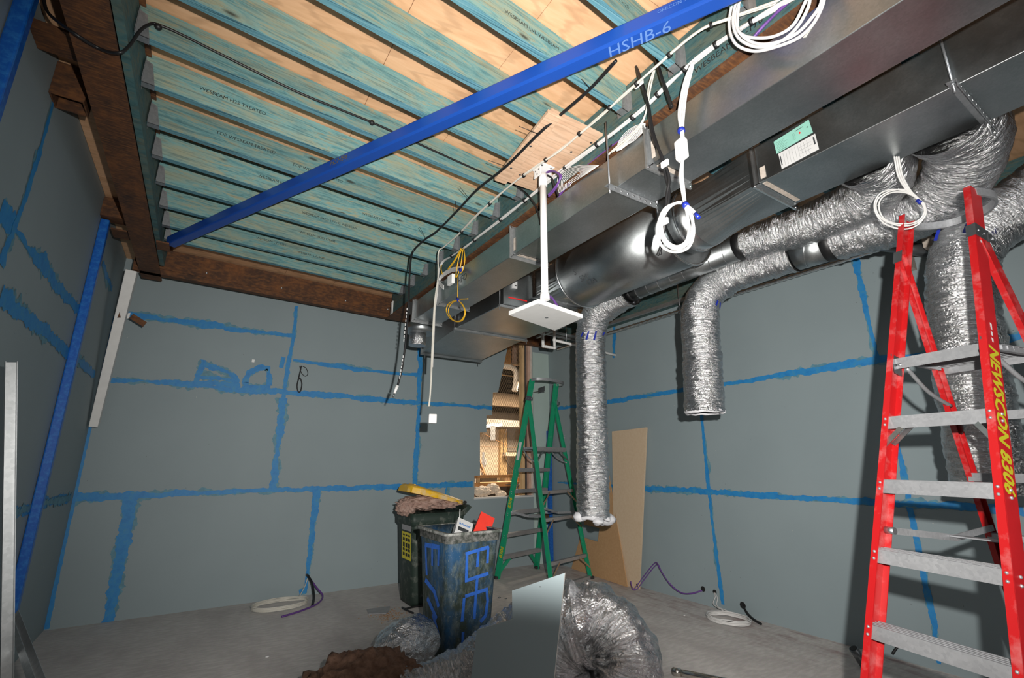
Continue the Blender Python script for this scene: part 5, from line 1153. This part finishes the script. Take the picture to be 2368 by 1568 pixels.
mb = MB(); mb.tube(spline([P(1651, 1371, x=5.145), V((5.10, 3.72, .13)), V((5.03, 3.70, .07)), V((4.98, 3.55, .05))], 8), .005, 6); mb.tube(spline([P(1653, 1371, x=5.145), V((5.11, 3.70, .12)), V((5.04, 3.66, .06)), V((5.0, 3.5, .05))], 8), .005, 6); mb.build('lead', 'white_cable', t)
def wall_hole(px, py, r=.028):
    p = P(px, py, x=XR); mb = MB(); mb.prism([(XR - .002, p.y + r * (1 + .3 * nz(i, px)) * math.cos(i * PI / 5), p.z + r * (1 + .3 * nz(i, py)) * math.sin(i * PI / 5)) for i in range(10)], (-.0012, 0, 0)); return mb
t = thing('cable_tail', 'purple cable loop rising from the floor to a hole in the right wall', 'cable', (4.95, 4.3, 0))
pl_ = [P(1624, 1366, x=5.14), P(1600, 1373, x=5.08), P(1575, 1371, x=5.05), P(1550, 1352, x=5.02), P(1530, 1322, x=5.02), P(1522, 1306, x=5.04), P(1512, 1312, x=5.05), P(1490, 1340, x=5.0), P(1475, 1360, x=4.92), P(1465, 1364, x=4.88), P(1460, 1352, x=4.86), P(1459, 1345, x=4.86)]
for k in (0, .02): mb = MB(); mb.tube(spline([p + V((0, k * (1 if 2 < i < 9 else .2), k * (1 if 2 < i < 9 else .2))) for i, p in enumerate(pl_)], 8), .006, 8); mb.build('cable', 'purple_cable', t)
mb = wall_hole(1626, 1362, .03); mb.build('wall_hole', 'print_black', t)
mb = MB(); mb.tube(spline([P(1464, 1334, x=5.09), P(1470, 1345, x=5.06), P(1474, 1356, x=5.03)], 6), .009, 8); tag(mb.build('cable_tail', 'black_cable'), 'short black cable end beside the foot of the pale fibreboard', 'cable')
t = thing('cable_tail', 'thick black cable end poking from a hole in the right wall behind the white coil', 'cable', (5.0, 3.3, 0)); mb = MB(); mb.tube(spline([P(1718, 1401, x=5.14), P(1728, 1418, x=5.08), P(1742, 1432, x=5.02), P(1760, 1443, x=4.96)], 6), .012, 8); mb.build('cable', 'black_cable', t); wall_hole(1718, 1400, .035).build('wall_hole', 'print_black', t)
t = thing('cable_tail', 'small black cable tail below a ragged hole in the right wall behind the red ladder', 'cable', (5.1, 2.0, .1)); mb = MB(); mb.tube(spline([P(2092, 1488, x=5.14), P(2080, 1491, x=5.10), P(2070, 1503, x=5.08), P(2064, 1512, x=5.07)], 6), .010, 8); mb.build('cable', 'black_cable', t); wall_hole(2094, 1487, .035).build('wall_hole', 'print_black', t)
mb = wall_hole(1653, 1369, .025); tag(mb.build('wall_hole', 'print_black'), 'small ragged hole in the right wall above the white cable coil', 'hole')
mb = MB(); q = [P(*p, z=.004) for p in ((848, 1410), (902, 1403), (900, 1413), (893, 1420), (852, 1421))]; mb.prism(q, (0, 0, .006)); tag(mb.build('card_scrap', 'grey_card'), 'grey cardboard scrap on the concrete left of the bins', 'scrap')
mb = MB(); random.seed(5)
for k in range(260):
    p = P(random.gauss(895, 18), random.gauss(1421, 8), z=.003); s_ = random.uniform(.003, .010); mb.prism([(p.x + s_ * math.cos(a), p.y + s_ * math.sin(a), .001) for a in (0, 2.1, 4.2)], (0, 0, .003))
tag(mb.build('drilling_dust', 'dust_orange'), 'patch of orange brick dust beside the grey card scrap', 'dust', kind='stuff')
mb = MB(); mb.tube(spline([P(*p, z=.012) for p in ((985, 1399), (955, 1404), (938, 1408), (930, 1405), (936, 1409), (945, 1413), (956, 1418))], 6), .010, 8); tag(mb.build('cable_tail', 'black_cable'), 'short bent black cable on the concrete left of the bins', 'cable')
mb = MB(); mb.cyl(P(896, 1437, z=.006), P(922, 1433, z=.006), .004, 8); tag(mb.build('steel_rod', 'zinc'), 'thin steel rod on the concrete behind the silver foil duct end', 'rod')
for px, py, lab in ((1155, 1382, 'tiny dark chip on the concrete nearest the blue bin'), (1170, 1384, 'small grey chip on the concrete beside the grey offcut'), (1583, 1423, 'tiny white chip on the concrete by the white cable coil'), (618, 1519, 'pale pebble on the concrete left of the brown insulation')):
    p = P(px, py, z=.005); mb = MB(); mb.ball((p.x, p.y, .006), .016, 6, (1.2, .8, .4)); tag(mb.build('debris_chip', 'steel_dark' if 'dark' in lab or 'grey' in lab else 'label_white'), lab, 'debris')
# ------------------------------------------------------------------ workshop beyond the opening
def W(px, py, y): return P(px, py, y=y)
mb = MB(); mb.box(1.5, 11.4, 11.6, 11.7, 0, 5.5); struct(mb.build('wall_workshop', 'workshop_panel', loc=(6, 11.6, 0)))
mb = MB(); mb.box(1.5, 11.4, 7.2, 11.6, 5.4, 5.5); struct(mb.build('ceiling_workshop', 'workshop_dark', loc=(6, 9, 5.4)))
# studs framing the right of the opening
for x0, x1, y0, m_, lab in ((4.655, 4.715, 6.93, 'pine', 'yellow pine stud at the right edge of the opening'), (4.722, 4.765, 6.92, 'steel_dark', 'grey steel stud between the two timbers right of the opening'), (4.745, 4.80, 6.86, 'timber_pink', 'pinkish timber stud right of the opening beside the lighter wall strip')):
    mb = MB(); mb.box(x0, x1, y0, y0 + .08 if y0 > 6.9 else y0 + .05, .02, 3.9); tag(mb.build('wall_stud', m_), lab, 'stud', 'studs right of the opening')
# wire netting hung behind the opening
mb = MB(); x0, x1, z0, z1, g, yn = 3.55, 4.65, 1.3, 3.75, .045, 6.97
k = int((x1 - x0 + z1 - z0) / g)
for i in range(k):
    for sgn in (1, -1):
        c_ = x0 + i * g if sgn > 0 else x1 - i * g
        a, b = (c_, z0), (c_ - sgn * (z1 - z0) * .55, z1)
        pts = []
        for f in range(41):
            X = a[0] + (b[0] - a[0]) * f / 40; Zz = a[1] + (b[1] - a[1]) * f / 40
            if x0 <= X <= x1: pts.append(V((X, yn, Zz)))
        if len(pts) > 1: mb.bar(pts[0], pts[-1], .003, .003)
tag(mb.build('wire_netting', 'mesh_wire'), 'wire netting stretched across the back of the opening', 'netting')
# upper storey: dark bulkhead, timbers
def flatbox(lab, name, mat, px0, py0, px1, py1, y, dep, cat, **kw):
    a, b = W(px0, py0, y), W(px1, py1, y); mb = MB(); mb.box(min(a.x, b.x), max(a.x, b.x), y, y + dep, max(.0, min(a.z, b.z)), max(a.z, b.z)); return tag(mb.build(name, mat), lab, cat, **kw)
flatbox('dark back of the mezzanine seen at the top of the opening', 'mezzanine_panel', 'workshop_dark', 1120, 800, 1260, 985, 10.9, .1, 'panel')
flatbox('brown fascia panel above the fluorescent tube', 'fascia_panel', 'workshop_mid', 1118, 905, 1245, 945, 10.4, .2, 'panel')
flatbox('reddish board at the upper left of the opening', 'timber_board', 'pine_dark', 1165, 798, 1182, 842, 9.0, .05, 'timber')
flatbox('pale upright timber at the top of the opening', 'timber_post', 'timber_pink', 1188, 798, 1200, 845, 9.2, .08, 'timber')
flatbox('pale horizontal timber across the top of the opening', 'timber_rail', 'workshop_mid', 1178, 838, 1230, 848, 9.1, .08, 'timber')
flatbox('orange horizontal rail behind the white hose', 'timber_rail', 'pine', 1158, 867, 1230, 874, 10.2, .08, 'timber')
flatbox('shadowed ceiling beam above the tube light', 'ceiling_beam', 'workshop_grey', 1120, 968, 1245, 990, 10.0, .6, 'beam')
t = thing('hanging_hose', 'thick pale wrapped hose bending down at the top of the opening', 'hose', tuple(W(1190, 900, 8.6)))
mb = MB(); mb.tube(spline([W(1150, 848, 8.6), W(1175, 848, 8.6), W(1192, 856, 8.6), W(1194, 875, 8.6), W(1190, 905, 8.6)], 8), .062, 14, True, lambda i, a: .062 + .01 * nz(i * .6, a)); mb.build('hose', 'bag_white', t)
mb = MB(); mb.tube([W(1200, 852, 8.5), W(1201, 930, 8.5)], .008, 8); mb.build('cord', 'cream_cable', t)
# fluorescent batten with its hanging tag
t = thing('tube_light', 'glowing fluorescent tube in the workshop behind the opening', 'lamp', tuple(W(1140, 985, 9.2)))
a, b = W(1122, 987, 9.2), W(1160, 983, 9.2); mb = MB(); mb.bar(a, b, .06, .045); mb.build('tube', 'tube_light', t, bevel=.01); mb = MB(); mb.bar(a + V((0, .03, .045)), b + V((0, .03, .045)), .08, .03); mb.build('batten', 'label_white', t)
c = W(1140, 997, 9.15); mb = MB(); mb.box(c.x - .06, c.x + .06, 9.15, 9.158, c.z - .20, c.z + .12); mb.build('hanging_tag', 'label_white', t)
# panelled partition, shelves
flatbox('pale panelled partition in the workshop', 'partition_panel', 'workshop_panel', 1098, 992, 1158, 1110, 10.6, .08, 'panel')
flatbox('pale narrow partition post beside the shelf unit', 'partition_post', 'pine', 1158, 992, 1172, 1110, 10.5, .1, 'post')
flatbox('beige pegboard panel above the workbench', 'pegboard', 'workshop_grey', 1174, 990, 1225, 1045, 10.55, .05, 'panel')
flatbox('light shelf edge under the pegboard', 'shelf', 'workshop_panel', 1170, 1046, 1222, 1055, 10.3, .3, 'shelf')
flatbox('upright pine post in front of the workshop shelves', 'timber_post', 'pine', 1216, 985, 1221, 1145, 9.6, .06, 'timber')
wbn = thing('workbench', 'pine workbench with two rails seen low through the opening', 'workbench', (5.2, 8.8, 0))
def wpart(name, mat, px0, py0, px1, py1, y, dep):
    a, b = W(px0, py0, y), W(px1, py1, y); mb = MB(); mb.box(min(a.x, b.x), max(a.x, b.x), y, y + dep, max(0, min(a.z, b.z)), max(a.z, b.z)); mb.build(name, mat, wbn)
wpart('bench_rail', 'pine_dark', 1096, 1099, 1232, 1104, 8.6, .08); wpart('bench_rail', 'pine_dark', 1096, 1117, 1232, 1123, 8.6, .08); wpart('end_board', 'pine', 1104, 1105, 1110, 1116.5, 8.62, .05); wpart('front_panel', 'pine', 1158, 1124, 1216, 1152, 9.0, .05); wpart('shelf_board', 'pine', 1096, 1117, 1232, 1119, 8.69, .5); wpart('leg', 'pine_dark', 1220, 1124, 1232, 1290, 8.7, .08); wpart('leg', 'pine_dark', 1086, 1124, 1097, 1290, 8.7, .08)
flatbox('white box behind the workbench rails nearest the stepped edge', 'storage_box', 'label_white', 1099, 1104, 1108, 1117, 8.9, .2, 'box'); flatbox('dark crate behind the workbench rails', 'crate_or_shade_box', 'workshop_dark', 1114, 1104, 1150, 1117, 9.0, .2, 'crate'); flatbox('brown box behind the workbench rails right of the crate', 'storage_box', 'workshop_mid', 1168, 1104, 1180, 1117, 9.0, .2, 'box')
for i, (px, m_, lab) in enumerate(((1199, 'pine_dark', 'brown book'), (1203, 'bottle_blue', 'blue book'), (1207, 'label_white', 'pale book'), (1211, 'workshop_dark', 'dark book'))): flatbox('%s standing between the workbench rails' % lab, 'book', m_, px, 1105, px + 3.4, 1117, 8.8, .15, 'book', group='books between the bench rails')
t = thing('spray_bottle', 'blue spray bottle with a black trigger standing on the workbench', 'bottle', tuple(W(1207, 1098, 8.7))); p = W(1207, 1098, 8.7); q = W(1207, 1072, 8.7); mb = MB(); mb.tube([p, p.lerp(q, .75), p.lerp(q, .9), q], .045, 14, True, lambda i, a: (.055, .055, .04, .015)[i]); mb.build('bottle', 'bottle_blue', t); mb = MB(); mb.bar(q, q + V((0, 0, .05)), .03, .03, (0, 1, 0)); mb.bar(q + V((-.02, 0, .06)), q + V((.08, 0, .06)), .03, .04); mb.build('trigger', 'print_black', t)
p = W(1214, 1098, 8.75); mb = MB(); mb.cyl(p, p + V((0, 0, .2)), .05, 16); tag(mb.build('paint_tin', 'yellow_cable'), 'yellow tin on the workbench beside the blue bottle', 'tin')
p = W(1195, 1098, 8.7); mb = MB(); mb.box(p.x - .06, p.x + .06, 8.7, 8.8, p.z, p.z + .10); tag(mb.build('cardboard_box', 'workshop_mid'), 'small brown carton on the workbench left of the blue bottle', 'box')
t = thing('timber_offcuts', 'leaning white board and timber strips at the left of the workshop view', 'timber', tuple(W(1112, 1098, 9.4))); mb = MB(); a = W(1116, 1098, 9.4); mb.bar(W(1116, 1098, 9.4), W(1118, 1046, 9.5), .05, .02); mb.build('board', 'label_white', t); mb = MB(); mb.bar(W(1122, 1098, 9.3), W(1108, 1062, 9.5), .04, .02); mb.bar(W(1118, 1098, 9.3), W(1108, 1070, 9.5), .03, .02); mb.build('strip', 'pine_dark', t)
p = W(1122, 1068, 10.58); mb = MB(); mb.box(p.x - .03, p.x + .03, 10.56, 10.595, p.z - .08, p.z + .08); tag(mb.build('wall_socket', 'label_white', bevel=.01), 'small white fitting on the pale partition', 'socket')
mb = MB(); mb.tube(spline([W(1172, 992, 9.9), W(1164, 1020, 9.9), W(1166, 1055, 9.9), W(1180, 1080, 9.9), W(1195, 1090, 9.9)], 8), .008, 6); tag(mb.build('hanging_cable', 'workshop_dark'), 'dark cable looping down in front of the pale partition', 'cable')
mb = MB(); mb.tube(spline([W(1112, 1033, 9.5), W(1160, 1034, 9.5), W(1230, 1036, 9.5)], 4), .005, 6); mb.tube(spline([W(1120, 1003, 9.55), W(1145, 1017, 9.55), W(1175, 1030, 9.55)], 4), .005, 6); tag(mb.build('hanging_cable', 'pine_dark'), 'thin wires strung across the workshop view', 'cable')
fl = [((W(1115, 1136, 8.0)), .16, (1.1, .6, .55)), ((W(1140, 1130, 8.05)), .13, (1.0, .6, .7)), ((W(1158, 1142, 8.0)), .12, (.9, .6, .5))]
fluff('plastic_bag', 'crumpled pale plastic bag below the workbench rails', 'bag_white', [(tuple(c_), r, s_) for c_, r, s_ in fl], 4, cat='bag')
flatbox('dark gap under the workbench behind the bag', 'crate_or_shade_box', 'workshop_dark', 1110, 1124, 1190, 1150, 8.9, .2, 'crate')  # dark box put in as the shade of the gap, not a crate
mb = MB(); mb.tube(spline([W(1195, 1150, 8.4), W(1197, 1126, 8.4), W(1203, 1120, 8.4), W(1206, 1130, 8.4), W(1206, 1150, 8.4)], 6), .012, 8); mb.bar(W(1170, 1121, 8.45), W(1216, 1120, 8.45), .02, .02); tag(mb.build('steel_bracket', 'steel_dark'), 'bent steel hook on a bar under the workbench', 'bracket')
# ------------------------------------------------------------------ light
def lamp(name, kind, loc, energy, col, size=.1, rot=None, sizey=None, **kw):
    d = bpy.data.lights.new(name, kind); d.energy = energy; d.color = col
    if kind == 'AREA':
        d.size = size
        if sizey: d.shape = 'RECTANGLE'; d.size_y = sizey
    else: d.shadow_soft_size = size
    for k, v in kw.items(): setattr(d, k, v)
    o = bpy.data.objects.new(name, d); C.objects.link(o); o.location = loc
    if rot is not None: o.rotation_euler = rot
    return o
# the photographer's flash, just above and right of the lens, tilted up a little
f = lamp('camera_flash', 'SPOT', CO + CR * .20 + CU * .20 + CF * .02, FLASH, (1, .965, .91), .022, spot_size=math.radians(SPOT), spot_blend=1.0)
aim = (CF + CU * AIMU + CR * AIMR).normalized(); f.rotation_euler = aim.to_track_quat('-Z', 'Y').to_euler()
# the lens barrel keeps the flash off a patch low in front of the camera: part of the flash's own beam profile
f.data.use_nodes = True; n = f.data.node_tree.nodes; l = f.data.node_tree.links; em = n['Emission']
g = n.new('ShaderNodeNewGeometry')
def ldot(vec):
    d = n.new('ShaderNodeVectorMath'); d.operation = 'DOT_PRODUCT'; l.new(g.outputs['Incoming'], d.inputs[0]); d.inputs[1].default_value = vec; return d.outputs['Value']
def lmath(op, a, b):
    m = n.new('ShaderNodeMath'); m.operation = op
    for i, q in enumerate((a, b)):
        if isinstance(q, (int, float)): m.inputs[i].default_value = q
        else: l.new(q, m.inputs[i])
    return m.outputs[0]
dz_ = ldot(CF); ix = lmath('DIVIDE', ldot(CR), dz_); iy = lmath('DIVIDE', ldot(CU), dz_)
ex = lmath('DIVIDE', lmath('ADD', ix, .12), .47); ey = lmath('DIVIDE', lmath('ADD', iy, 1.12), .46)
rad_ = lmath('SQRT', lmath('ADD', lmath('MULTIPLY', ex, ex), lmath('MULTIPLY', ey, ey)), 0)
mr = n.new('ShaderNodeMapRange'); mr.interpolation_type = 'SMOOTHSTEP'; l.new(rad_, mr.inputs[0])
for k, q in zip((1, 2, 3, 4), (.92, 1.36, .035, 1.)): mr.inputs[k].default_value = q
l.new(mr.outputs[0], em.inputs['Strength'])
# workshop lamps behind the opening
lamp('workshop_lamp', 'AREA', (6.4, 8.9, 3.3), 190, (1, .80, .58), 1.2, (0, 0, 0))
lamp('workshop_lamp', 'AREA', (4.6, 8.1, 3.6), 22, (1, .86, .68), .4, (math.radians(20), 0, 0))
# added dim fill from behind the camera
lamp('site_lamp', 'AREA', (2.6, -1.6, 3.3), AMB, (.92, .96, 1), 1.0, (math.radians(25), 0, 0))
w = bpy.data.worlds.new('world'); bpy.context.scene.world = w; w.use_nodes = True
w.node_tree.nodes['Background'].inputs[0].default_value = (.5, .55, .6, 1); w.node_tree.nodes['Background'].inputs[1].default_value = .03
vs = bpy.context.scene.view_settings; vs.view_transform = 'Standard'; vs.look = 'None'; vs.exposure = EXPO; vs.gamma = 1; vs.use_curve_mapping = False
